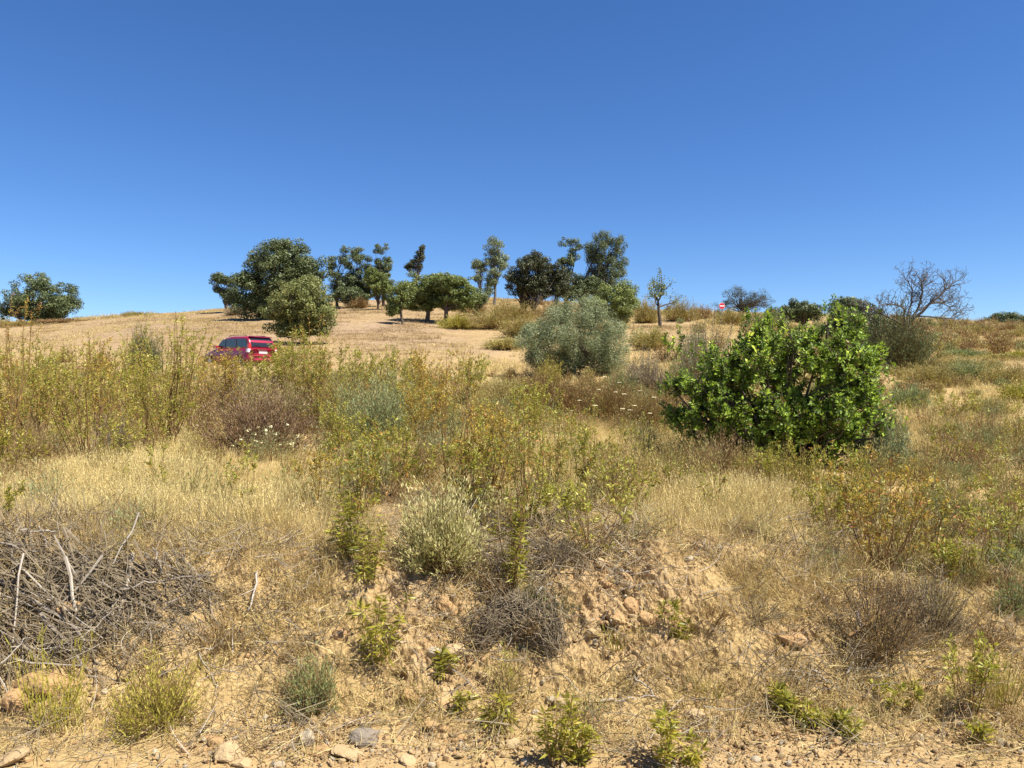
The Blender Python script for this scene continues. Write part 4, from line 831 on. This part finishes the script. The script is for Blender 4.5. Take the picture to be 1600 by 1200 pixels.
# flowering everlasting, white umbels
def flowers(px, d, top, w, n, size, label, name, mat, cat, leafm, spread=.5):
    root = plant('up', px, d, top+8, w, label, leafm, name, cat, dens=.6); h, ww = plant.hw; r = np.random.default_rng(int(px)); g = G()
    P = plant.F.P; e = P[r.integers(len(P), size=n), -1]; e = e[e[:, 2] > h*.35]
    q = r.normal(0, size*.4, (11, 3))*[1, 1, .6]; V, F = cards(q, nrm(rdir(11, r)+[0, -.4, .9]), size*.8, size*.7, r); me = g.add(V, F, .5).mesh('flower_head', M[mat])
    for k in range(min(90, len(e))):
        f = link('flower_head', me, root); f.location = e[k]; f.rotation_euler = (0, 0, r.uniform(0, 6.28))
flowers(425,8.9,655,125,50,.022,'small bush covered in cream white flower heads in front of the dark brown bush','everlasting_bush','flower','flowering bush','sage')
def umbels():
    r = np.random.default_rng(3)
    for k, (px, py, d) in enumerate([(985,640,12),(973,638,12),(962,612,13),(936,608,13),(991,633,12),(1015,645,11.5),(975,615,13),(1000,610,13),(945,588,15),(930,633,12),(1022,620,12.5),(905,625,12.5),(968,597,14.5)]):
        x, y, z = at(px, d); zz = EYE+(600-py)/FPX*d; root = empty('wild_carrot', (x, y, z-.01), 'thin stalk carrying a flat white flower head in the rusty scrub left of the carob', 'wildflower', 'white flower heads in the rusty scrub')
        h = zz-z; S = G(); P = bez(np.array([[0, 0, 0.]]), np.array([[.03, 0, h*.5]]), np.array([[0, 0, h]]), 6); S.add(*tubes(P, np.full((1, 6), .003), 4)); S.obj('stems', M['stem'], root)
        n = 40; ph = r.uniform(0, 6.28, n); q = .038*np.sqrt(r.uniform(size=n)); pos = np.stack([q*np.cos(ph), q*np.sin(ph), h+.01+-.01*q/.038*r.uniform(.5, 1, n)], 1); V, F = cards(pos, nrm(rdir(n, r)*.5+[0, -.2, 1]), .015, .013, r); G().add(V, F).obj('flower_head', M['flower'], root)
umbels()
# far hillside, ridge brooms
r_ = np.random.default_rng(77)
FARS = [(1480,66,496,44,'ochre'),(1505,60,508,40,'ochre'),(1530,64,506,50,'ochre'),(1560,58,518,50,'brown'),(1590,62,515,46,'ochre'),(1470,50,520,50,'greensoft'),(1510,46,528,56,'ochre'),(1550,47,530,50,'brown'),(1590,48,532,60,'brown'),(1450,42,535,50,'ochre'),(1500,36,548,70,'greensoft'),(1555,34,556,70,'ochre'),(1595,36,552,60,'broom'),(1525,76,500,36,'brown'),(1455,72,500,40,'greensoft'),(1575,80,508,44,'rust')]
for k, (px, d, top, w, mt) in enumerate(FARS):
    adj = {'brown': 'brown', 'ochre': 'ochre', 'rust': 'rusty', 'greensoft': 'dull green', 'broom': 'yellow green'}[mt]
    Q('dome', px, d, top, w, 'low %s scrub mound on the far right hillside' % adj, mt, 'scrub_mound', group='%s scrub mounds on the far right hillside' % adj, dens=.8, leaf=.11)
for k, (px, d, top, w, mt) in enumerate([(1420,16,600,80,'greensoft'),(1470,12,655,90,'ochre'),(1530,11,660,100,'greensoft'),(1590,12,640,90,'ochre'),(1450,22,565,90,'ochre'),(1510,24,560,90,'greensoft'),(1570,22,565,100,'ochre'),(1600,17,600,80,'broom'),(1540,15,620,80,'ochre'),(1490,8.5,715,100,'greensoft'),(1570,8,720,110,'ochre'),(1460,6.6,765,90,'greensoft'),(1545,6.2,785,110,'ochre'),(1600,5.6,815,90,'greensoft'),(1500,5.0,850,110,'ochre'),(1590,4.6,895,90,'greensoft')]):
    adj = {'ochre': 'straw coloured', 'greensoft': 'dull green', 'broom': 'yellow green'}[mt]
    Q('dome', px, d, top, w, 'low %s scrub bush on the right hand slope' % adj, mt, 'slope_scrub', group='%s scrub bushes on the right slope' % adj, dens=.9, leaf=None if d < 15 else .06)
RIDGE = [(765,60,482,90,'ochre','yellowish broom bank right of the umbrella oaks'),(715,60,492,70,'broom','yellow green broom beside the right umbrella trunk'),(800,68,468,90,'ochre','ochre scrub under the round brownish oak'),(865,64,466,80,'rust','rusty scrub under the tree with the airy top'),(740,76,460,50,'brown','brown scrub under the small pale gum tree'),(815,52,490,80,'ochre','ochre scrub left of the olive bush'),(1010,70,466,50,'ochre','ochre scrub left of the little half bare tree'),(1062,72,466,60,'ochre','ochre scrub right of the little half bare tree'),(1095,76,478,44,'brown','brown scrub left of the no entry sign'),(1020,40,515,60,'ochre','ochre tuft on the slope below the little half bare tree'),(1140,66,484,70,'ochre','scrub at the foot of the no entry sign'),(1200,58,486,80,'greensoft','dull green scrub on the skyline behind the carob'),(110,84,500,90,'brown','brown scrub under the lone left oak'),(30,84,500,80,'ochre','ochre scrub at the left edge under the lone oak'),(210,92,488,40,'ochre','ochre scrub on the bare left skyline'),(560,84,462,40,'brown','brown scrub between the trunks beside the biggest oak'),(640,80,478,40,'ochre','ochre scrub behind the small leaning oak'),(370,78,476,50,'greyd','dry grey scrub under the small airy tree'),(790,44,530,70,'ochre','ochre scrub on the slope left of the olive bush'),(1215,40,510,80,'ochre','ochre scrub hidden half behind the carob'),(1285,46,502,60,'greensoft','dull green scrub right above the carob'),(1400,60,500,60,'brown','brown scrub behind the dead tree')]
for (px, d, top, w, mt, lab) in RIDGE: Q('dome', px, d, top, w, lab, mt, 'ridge_scrub', group='scrub along the ridge', dens=1, leaf=.13)

# ================================================================== BRUSHWOOD, FALLEN WOOD, STONES
def brushwood():
    r = np.random.default_rng(11); d0 = 4.45; x0, y0, z0 = on(110, 930); root = empty('brushwood_pile', (x0, y0, z0), 'big heap of grey cut branches and twigs at the left of the bank', 'brushwood')
    def sticks(n, rad, lmin, lmax, mound):
        px = r.uniform(-120, 325, n); u = r.uniform(0, 1, n)
        top = np.interp(px, [-120, 0, 100, 200, 325], [835, 838, 862, 885, 905]); bot = np.interp(px, [-120, 0, 100, 200, 260, 325], [1090, 1075, 1040, 1010, 980, 950]); py = top+(bot-top)*u**1.15
        d = np.array([dep(a, b) for a, b in zip(px, py)]); x = (px-800)/FPX*d; mh = mound*np.clip((330-px)/330, .15, 1)*np.clip(1.2-np.abs(u-.4)*1.4, .15, 1)
        c = np.stack([x, d-.03, H(x, d)+.02+mh*r.uniform(0, 1, n)], 1)-np.array([x0, y0, z0])
        a = np.radians(r.normal(24, 24, n)); L = r.uniform(lmin, lmax, n)[:, None]; fl = r.uniform(size=n) < .25; a = np.where(fl, r.uniform(-2.5, 2.5, n), a)
        dv = np.stack([np.cos(a), r.normal(-.12, .22, n)-.45*np.sin(a), -np.sin(a)*.8], 1); dv = nrm(dv); P = bez(c-dv*L*.5, c+r.normal(0, .05, (n, 3))*L, c+dv*L*.5, 7); P[:, 1:] += r.normal(0, .006, (n, 6, 3))
        return tubes(P, rad*np.exp(r.normal(0, .4, (n, 1)))*np.linspace(1.2, .5, 7)[None], 5), np.repeat(r.uniform(0, 1, n), 30)
    (t, c) = sticks(820, .0025, .12, .6, .09); g = G().add(*t, t=c); g.obj('twigs', M['stick'], root)
    (t, c) = sticks(40, .0045, .3, .8, .09); g = G().add(*t, t=c); g.obj('branches', M['deadw'], root)
brushwood()
def fallen(pts, rad, mat, label, lift=.03, side=0, group=None, name='fallen_branch'):
    r = np.random.default_rng(int(pts[0][0]+pts[0][1])); W_ = []
    for (a, b) in pts:
        x, y, z = on(a, b); W_.append((x, y-.04, z+lift))
    W_ = np.array(W_); t = np.linspace(0, len(W_)-1, 9); P = np.stack([np.interp(t, np.arange(len(W_)), W_[:, i]) for i in range(3)], 1); P[1:-1] += r.normal(0, .006, (7, 3))
    rad *= .78; root = empty(name, P[0], label, 'branch', group); P = P-P[0]; g = G(); g.add(*tubes(P[None], rad*np.linspace(1.1, .6, 9)[None], 7), t=r.uniform(.2, .8)); 
    for e, s in ((0, 1.1), (-1, .6)):   # closed ends
        rr = rad*s; q = P[e]; dv = nrm((P[1]-P[0]) if e == 0 else (P[-1]-P[-2])); g.add(*tubes(np.array([[q, q+dv*(rr*.3 if e else -rr*.3)]]), np.array([[rr, rr*.05]]), 7))
    g.obj('wood', M[mat], root, smooth=True)
    if side:
        S = []
        for k in range(side):
            i = r.integers(2, 8); dv = nrm(P[min(i+1, 8)]-P[i-1])+.8*rdir(1, r)[0]; dv[2] = abs(dv[2])*.6; l = r.uniform(.06, .16); S.append(bez(P[i][None], (P[i]+dv*l*.5)[None], (P[i]+dv*l+[0, 0, .01])[None], 5)[0])
        S = np.array(S); G().add(*tubes(S, rad*.4*np.linspace(1, .4, 5)[None]*np.ones((side, 1)), 4)).obj('twigs', M[mat], root)
FB = 'bleached branches lying on the bank'
fallen([(22,846),(27,880),(28,925)], .008, 'deadw', 'thick pale stub standing upright in the brushwood at the left', .05, 2, FB)
fallen([(68,832),(80,865)], .010, 'deadw', 'short bleached stick poking out of the top of the brushwood', .04, 0, FB)
fallen([(40,850),(95,852)], .010, 'deadw', 'pale stick lying flat on the top edge of the brushwood', .08, 0, FB)
fallen([(244,878),(256,902),(270,925)], .007, 'deadw', 'grey stick leaning at the right end of the brushwood', .08, 1, FB)
fallen([(405,905),(402,935),(392,962)], .0075, 'palest', 'white stick standing in the dry grass left of the bright rockrose clump', .04, 1, FB)
fallen([(200,945),(255,930),(325,925)], .006, 'deadw', 'forked grey branch across the right end of the brushwood', .09, 6, FB)
fallen([(836,934),(850,922),(862,915)], .011, 'palest', 'short thick bleached stick above the grey dead root', .03, 0, FB)
fallen([(968,895),(985,896)], .006, 'palest', 'small white stick on the brink of the bank', .02, 0, FB)
fallen([(990,1060),(1012,1078),(1024,1092)], .0065, 'deadw', 'grey stick pointing down the lower bank, meeting a thin bent one', .02, 0, FB)
fallen([(935,1098),(968,1092),(1020,1088)], .0045, 'palest', 'thin bent pale stick on the lower bank', .015, 1, FB)
fallen([(135,1025),(160,1005),(190,975)], .0045, 'deadw', 'straight pale stick crossing the brushwood diagonally', .10, 0, FB)
fallen([(0,1075),(30,1048),(55,1025)], .005, 'deadw', 'grey stick crossing the orange stone at the left edge', .10, 1, FB)
fallen([(310,1015),(325,1045),(345,1080)], .005, 'deadw', 'thin grey stick lying on the bank right of the low broom', .03, 2, FB)
fallen([(476,928),(490,905),(502,892)], .004, 'deadw', 'thin grey stick left of the bright rockrose clump', .03, 1, FB)
fallen([(1320,1022),(1350,1000),(1385,978),(1440,958)], .011, 'stem', 'dark crooked branch lying across the dead twiggy shrub', .10, 5, FB)
fallen([(1335,970),(1342,1000)], .010, 'palest', 'short white stump beside the dark crooked branch', .06, 0, FB)
fallen([(1265,1050),(1300,1072)], .008, 'deadw', 'grey log half buried on the lower right bank', .02, 0, FB)
fallen([(1318,1058),(1326,1040)], .006, 'palest', 'small forked white stick below the dark crooked branch', .03, 1, FB)
fallen([(1550,868),(1600,860)], .005, 'stem', 'thin dark stick at the right edge halfway down', .06, 0, FB)
def root_tangle():
    r = np.random.default_rng(21); x0, y0, z0 = on(815, 985); root = empty('dead_root', (x0, y0, z0), 'grey tangled dead root bulging out of the bank below the narrow rockrose', 'dead root')
    n = 700; s = 4.45/FPX; t = r.uniform(0, 1, n); px = np.interp(t, [0, .3, .6, 1], [752, 792, 830, 868])+r.normal(0, 12, n); py = np.interp(t, [0, .3, .6, 1], [985, 957, 960, 1005])+r.normal(0, 12, n)
    d = np.array([dep(a, b) for a, b in zip(px, py)]); x = (px-800)/FPX*d; c = np.stack([x, d-.05, H(x, d)+r.uniform(.0, .045, n)], 1)-[x0, y0, z0]
    an = np.interp(t, [0, .3, .6, 1], [.9, .25, -.7, -1.25])+r.normal(0, .6, n); L = r.uniform(.06, .26, n)[:, None]; dv = nrm(np.stack([np.cos(an), r.normal(-.1, .3, n), np.sin(an)], 1)); cc = c+np.stack([np.zeros(n), -.03-.03*r.uniform(size=n), .05*r.uniform(size=n)], 1)
    P = bez(c-dv*L*.5, cc, c+dv*L*.5, 7); P[:, 1:] += r.normal(0, .008, (n, 6, 3)); G().add(*tubes(P, 0.0015*np.exp(r.normal(0, .45, (n, 1)))*np.linspace(1.1, .6, 7)[None], 4), t=np.repeat(r.uniform(0, .9, n), 24)).obj('roots', M['stick'], root)
root_tangle()
STONES = [(572,1148,48,24,'stone_g','dark grey flat stone, the largest grey one at the foot of the bank',None),(545,1172,50,16,'stone','tan flat stone below the dark grey stone'),(505,1170,32,14,'stone_o','ochre stone left of the tan flat stone'),(478,1150,24,34,'stone_w','upright white stone at the foot of the bank'),(358,1172,40,30,'stone','tan blocky stone at the bottom, left of the middle'),(382,1190,30,13,'stone','tan chip right below the tan blocky stone'),(340,1155,26,16,'stone_o','orange stone above the tan blocky stone'),(437,1192,16,10,'stone_w','small white pebble at the bottom edge'),(678,1165,16,14,'stone','small tan stone right of the dark grey stone'),(1086,1113,34,18,'stone','tan oblong stone lying on the lower right bank'),(1052,1118,16,12,'stone_o','small orange stone left of the tan oblong stone'),(618,1128,14,16,'stone_o','small upright orange stone on the bank foot'),(545,1128,14,12,'stone','small yellowish stone above the dark grey stone'),(660,1095,10,8,'stone_w','tiny white stone below the bare patch of the bank'),(682,1018,26,14,'stone_w','whitish broken stone in the bare patch of the bank'),(712,1015,34,18,'stone','tan slab in the bare patch of the bank'),(532,990,24,22,'stone_o','pointed orange stone beside the hanging rockrose'),(537,860,20,16,'stone_o','pinkish stone at the brink left of the bright rockrose clump'),(535,905,16,10,'stone_w','pale chip below the pinkish stone'),(75,1062,78,34,'stone_o','broad cracked orange rock under the brushwood at the left edge'),(30,1090,46,30,'stone_o','orange block at the left edge beneath the broad cracked rock'),(108,945,50,16,'stone_o','orange slab showing through the brushwood'),(60,935,26,16,'stone_o','small orange slab left in the brushwood'),(20,1180,50,20,'stone','tan stone in the bottom left corner'),(862,1092,16,8,'stone_w','white chip on the lower bank above the leafy shoot'),(875,1098,22,18,'stone','yellow tan stone beside the white chip'),(1236,995,40,18,'stone_o','reddish flat stone left of the dead twiggy shrub'),(910,905,20,14,'stone','yellowish stone at the top of the orange hollow'),(985,945,26,24,'stone_o','jutting orange block between the hollows of the bank'),(965,965,24,16,'stone_o','lower orange block beside the bank hollow'),(1010,965,26,16,'stone_o','right orange block beside the bank hollow'),(800,1160,24,12,'stone','small tan stone at the foot below the root'),(1180,1185,14,8,'stone_w','small pale pebble near the bottom edge, right of the shoots'),(1075,872,16,8,'stone_w','pale chip on the straw terrace'),(1186,833,8,6,'stone_w','tiny white chip in the pale straw patch'),(1363,1040,9,6,'stone_w','bright white chip under the dark crooked branch'),(720,1150,20,12,'stone_o','orange stone at the foot of the bank below the tiny seedling'),(640,1185,28,12,'stone','flat tan stone at the bottom edge below the grey stone')]
for st in STONES:
    px, py, w, h, mt, lab = st[:6]; d = dep(px, py+h*.4); s = d/FPX; x, y, z = at(px, d); r = np.random.default_rng(int(px+py)); o = rockg(r, 9, .25, 1).obj('stone', M[mt]); tag(o, lab, 'stone', 'stones of the bank')
    o.location = (x, y-.01, z+h*s*.22); o.scale = (w*s*.58, max(w, h)*s*.5, h*s*.62); o.rotation_euler = (r.normal(0, .15), r.normal(0, .2), r.uniform(-.5, .5))

def blocks():
    r = np.random.default_rng(42)
    for k in range(34):
        px, py = (r.normal(965, 52), r.normal(955, 42)) if k < 24 else (r.normal(700, 50), r.normal(1030, 50)); d = dep(px, py); x, y, z = at(px, d); o = rockg(r, 7, .35, .8).obj('earth_block', M['stone_o' if r.uniform() < .6 else 'stone'])
        tag(o, 'angular ochre block breaking out of the %s' % ('bare bank right of the grey dead root' if k < 24 else 'bare bank left of the grey dead root'), 'rock', 'ochre blocks in the bank %s of the dead root' % ('right' if k < 24 else 'left'))
        s = .016+.034*r.uniform()**2; o.location = (x, y-.005, z+.012); o.scale = (s*1.5, s*.8, s); o.rotation_euler = (r.normal(.3, .3), r.normal(.75, .2), r.normal(0, .3))
blocks()
# ================================================================== NO ENTRY SIGN
def sign():
    d = 74; x, y, z = at(1128, d); zc = EYE+(600-478)/FPX*d; root = empty('road_sign', (x, y, z-.3), 'round red no entry sign with a white bar on the ridge', 'road sign', rz=.1)
    h = zc-(z-.3); red = plain('sign_red', (.62, .02, .03), .4); wht = plain('sign_white', (.85, .85, .85), .4); gal = plain('galvanised_steel', (.38, .39, .4), .45, metal=.8)
    def disc(r, y0, y1, n=32):
        a = np.arange(n)/n*2*pi; ring = lambda rr, yy: np.stack([rr*np.cos(a), np.full(n, yy), rr*np.sin(a)], 1); V = np.concatenate([ring(r*.02, y0), ring(r, y0), ring(r, y1), ring(r*.02, y1)]); i = np.arange(n); j = (i+1) % n
        return V, np.concatenate([np.stack([k*n+i, k*n+j, (k+1)*n+j, (k+1)*n+i], -1) for k in range(3)])
    g = G(); g.add(*tubes(np.array([[[0, .05, 0], [0, .05, h*.5], [0, .05, h+.25]]]), np.full((1, 3), .035), 10)); g.obj('post', gal, root)
    o = G().add(*disc(.285, -.012, .012)).obj('plate', red, root); o.location = (0, 0, h)
    b = G().add(*box(-.215, .215, -.022, -.0121, -.055, .055)).obj('white_bar', wht, o)
    rim = G().add(*disc(.305, -.006, .018)).obj('rim', wht, o)
def box(x0, x1, y0, y1, z0, z1):
    V = np.array([[x, y, z] for x in (x0, x1) for y in (y0, y1) for z in (z0, z1)], float); return V, [[0,1,3,2],[4,6,7,5],[0,4,5,1],[2,3,7,6],[0,2,6,4],[1,5,7,3]]
sign()

# ================================================================== RED CAR
def car():
    s = 37/FPX; al = R_(37); cx, cy = (398-800)*s-1.42, 37+1.9; z = EYE+(600-523)*s*1.0-1.60
    root = empty('parked_car', (cx, cy, z), 'dark red estate car parked on the slope, half hidden by the scrub', 'car', rz=pi-al); root.rotation_euler = (0, R_(-1), pi-al)
    paint = plain('red_car_paint', (.30, .011, .036), .36, .5, 0, .8, .12); glass = plain('dark_car_glass', (.02, .024, .026), .06, .8, noise=.02); black = plain('black_trim', (.02, .02, .02), .5); tyre = plain('tyre_rubber', (.025, .025, .025), .85); alloy = plain('wheel_alloy', (.5, .5, .52), .35, metal=.8); redl = plain('tail_light_red', (.5, .015, .02), .12, .7); clear = plain('tail_light_clear', (.72, .68, .68), .12, .7); plate = plain('plate_white', (.55, .53, .5), .5)
    def loft(st, mat, name, par, n=32, flat=.0):
        """st: (x, half width, z0, z1, corner exponent): superellipse sections along the length"""
        a = np.arange(n)/n*2*pi; Vs = []
        for (x, w, z0, z1, e) in st:
            c, q = np.cos(a), np.sin(a); Vs.append(np.stack([np.full(n, x), w*np.sign(c)*np.abs(c)**(2/e), (z0+z1)/2+(z1-z0)/2*np.sign(q)*np.abs(q)**(2/e)], 1))
        k = len(Vs); V = np.concatenate(Vs); i = np.arange(n); j = (i+1) % n; F = np.concatenate([np.stack([b*n+i, b*n+j, (b+1)*n+j, (b+1)*n+i], -1) for b in range(k-1)])
        c0 = np.array([[st[0][0], 0, (st[0][2]+st[0][3])/2], [st[-1][0], 0, (st[-1][2]+st[-1][3])/2]]); m = len(V); V = np.concatenate([V, c0]); h = np.arange(0, n, 2)
        F = np.concatenate([F, np.stack([h, (h+2) % n, (h+1) % n, np.full(len(h), m)], -1)[:, [0, 2, 1, 3]], np.stack([(k-1)*n+h, (k-1)*n+(h+1) % n, (k-1)*n+(h+2) % n, np.full(len(h), m+1)], -1)])
        return G().add(V, F).obj(name, mat, par, smooth=True)
    loft([(-1.99,.74,.50,.96,5),(-1.96,.82,.36,1.00,6),(-1.6,.855,.26,1.02,7),(-.6,.865,.24,1.02,7),(.5,.865,.24,1.0,7),(1.0,.855,.24,.97,7),(1.5,.82,.26,.88,6),(1.85,.74,.32,.78,5),(1.98,.62,.38,.66,4)], paint, 'body', root)
    loft([(-1.93,.70,.90,1.08,6),(-1.84,.715,.90,1.38,7),(-1.70,.70,.90,1.565,7),(-1.3,.70,.90,1.60,7),(-.4,.70,.90,1.61,7),(.15,.69,.90,1.56,7),(.45,.685,.9,1.43,6),(.80,.68,.90,1.19,6),(1.05,.66,.88,.99,6)], paint, 'cabin', root)
    def panel(poly, nrmv, thick, mat, name, par=root):
        """flat pane with thickness from an ordered 3-D outline of even length"""
        P = np.array(poly, float); nv = nrm(np.array(nrmv, float)); n = len(P); V = np.concatenate([P, P+nv*thick]); F = [[i, (i+1) % n, n+(i+1) % n, n+i] for i in range(n)]
        for k in range(1, n-2, 2): F += [[n, n+k, n+k+1, n+k+2]]; 
        return G().add(V, F).obj(name, mat, par)
    for sd in (1, -1):
        yb, yt = .716, .705
        for (xa, xb, xat, xbt, nm) in ((-1.72,-.86,-1.62,-.86,'rear_quarter_window'),(-.80,.08,-.80,.02,'rear_door_window'),(.14,.86,.08,.36,'front_door_window')):
            panel([(xa, sd*yb, 1.05), (xb, sd*yb, 1.05), (xbt, sd*yt, 1.46 if nm[0] != 'f' else 1.44), (xat, sd*yt, 1.46)], (0, sd, .05), .012, glass, nm)
        panel([(-1.9, sd*.866, .62), (1.6, sd*.866, .60), (1.6, sd*.866, .66), (-1.9, sd*.866, .68)], (0, sd, 0), .012, plain('body_trim', (.33, .012, .04), .4), 'side_moulding')
        panel([(-.35, sd*.862, .86), (-.15, sd*.862, .86), (-.15, sd*.862, .90), (-.35, sd*.862, .90)], (0, sd, 0), .02, paint, 'door_handle')
        V, F = box(.62, .80, .74 if sd > 0 else -.96, .96 if sd > 0 else -.74, 1.0, 1.14); G().add(V, F).obj('wing_mirror', paint, root)
        # lamp cluster wraps the rear corner
        V, F = box(-1.985, -1.83, sd*.70 if sd > 0 else sd*.862, sd*.862 if sd > 0 else sd*.70, .80, .97); G().add(V, F).obj('tail_light', clear, root)
        V, F = box(-1.97, -1.82, sd*.66 if sd > 0 else sd*.80, sd*.80 if sd > 0 else sd*.66, .975, 1.22); G().add(V, F).obj('tail_light', redl, root)
        for xx in (-1.22, 1.28):
            def tor(R0, R1, y0, y1, n=28):
                a = np.arange(n)/n*2*pi; V = np.concatenate([np.stack([rr*np.cos(a), np.full(n, yy), rr*np.sin(a)], 1) for rr, yy in ((R0, y0), (R1*.96, y0), (R1, (y0*.8+y1*.2)), (R1, (y0*.2+y1*.8)), (R1*.96, y1), (R0, y1))]); i = np.arange(n); j = (i+1) % n
                return V, np.concatenate([np.stack([k*n+i, k*n+j, ((k+1) % 6)*n+j, ((k+1) % 6)*n+i], -1) for k in range(6)])
            w = G().add(*tor(.19, .32, -.1, .1)).obj('wheel', tyre, root, smooth=True); w.location = (xx, sd*.78, .32); rm = G().add(*tor(.02, .195, -.06, .085)).obj('rim', alloy, w)
        arch = G().add(*tubes(np.array([[(xx+.38*math.cos(t), sd*.862, .30+.38*math.sin(t)) for t in np.linspace(.05, pi-.05, 12)] for xx in (-1.22, 1.28)]), np.full((2, 12), .022), 6)).obj('wheel_arch', black, root)
    # rear window, bumper, plate, spoiler, wiper, windscreen
    panel([(-1.925, -.62, 1.08), (-1.925, .62, 1.08), (-1.765, .60, 1.50), (-1.765, -.60, 1.50)], (-1, 0, .38), .02, glass, 'rear_window')
    loft([(-2.08,.70,.44,.62,5),(-2.05,.80,.38,.66,5),(-1.9,.86,.34,.68,5),(-1.7,.868,.34,.66,5)], paint, 'rear_bumper', root)
    V, F = box(-2.0, -1.985, -.24, .24, .745, .845); G().add(V, F).obj('number_plate', plate, root)
    loft([(-1.86,.60,1.555,1.575,3),(-1.82,.64,1.55,1.60,4),(-1.70,.66,1.55,1.61,4)], paint, 'spoiler', root)
    G().add(*tubes(np.array([[(-1.955, .05, 1.06), (-1.945, .2, 1.12), (-1.93, .42, 1.16)]]), np.full((1, 3), .011), 5)).obj('wiper', black, root)
    panel([(1.0, -.58, 1.03), (1.0, .58, 1.03), (.50, .55, 1.42), (.50, -.55, 1.42)], (.6, 0, .8), .02, glass, 'windscreen')
    for sd in (1, -1):
        G().add(*tubes(np.array([[(-1.45, sd*.55, 1.60), (-1.3, sd*.55, 1.65), (-.1, sd*.55, 1.66), (.05, sd*.55, 1.60)]]), np.full((1, 4), .016), 6)).obj('roof_rail', black, root)
        V, F = box(1.78, 1.93, .45*sd if sd > 0 else .72*sd, .72*sd if sd > 0 else .45*sd, .58, .72); G().add(V, F).obj('headlight', clear, root)
car()
# ================================================================== CAMERA, SUN, SKY
cd = bpy.data.cameras.new('camera'); cam = bpy.data.objects.new('camera', cd); COL.objects.link(cam); cam.location = (0, 0, EYE); cam.rotation_euler = (pi/2, 0, 0)
cd.sensor_width = 36; cd.lens = 36*FPX/1600; cd.clip_start = .05; cd.clip_end = 5000; SC.camera = cam
from mathutils import Vector
SUN_EL = 58; sv = Vector((.80, -.42, 0)).normalized(); sv = Vector((sv.x*math.cos(R_(SUN_EL)), sv.y*math.cos(R_(SUN_EL)), math.sin(R_(SUN_EL))))
sl = bpy.data.lights.new('sun', 'SUN'); so = bpy.data.objects.new('sun', sl); COL.objects.link(so); sl.energy = 4.9; sl.angle = R_(.53); sl.color = (1, .945, .845)
so.rotation_euler = (-sv).to_track_quat('-Z', 'Y').to_euler(); so.location = (20, -10, 40)
W = bpy.data.worlds.new('World'); SC.world = W; W.use_nodes = True; nt = W.node_tree; nt.nodes.clear()
sk = nt.nodes.new('ShaderNodeTexSky'); sk.sky_type = 'NISHITA'; sk.sun_disc = False; sk.sun_elevation = R_(SUN_EL); sk.sun_rotation = math.atan2(sv.x, sv.y)
sk.altitude = 1500; sk.air_density = 1.0; sk.dust_density = .1; sk.ozone_density = 6.0
bg = nt.nodes.new('ShaderNodeBackground'); bg.inputs['Strength'].default_value = .076
wo = nt.nodes.new('ShaderNodeOutputWorld'); hs = nt.nodes.new('ShaderNodeHueSaturation'); hs.inputs['Saturation'].default_value = 1.17; hs.inputs['Hue'].default_value = .507; nt.links.new(sk.outputs[0], hs.inputs['Color']); nt.links.new(hs.outputs[0], bg.inputs[0]); nt.links.new(bg.outputs[0], wo.inputs[0])
SC.view_settings.view_transform = 'Standard'; SC.view_settings.look = 'None'; SC.view_settings.exposure = 1.05; SC.view_settings.gamma = 1
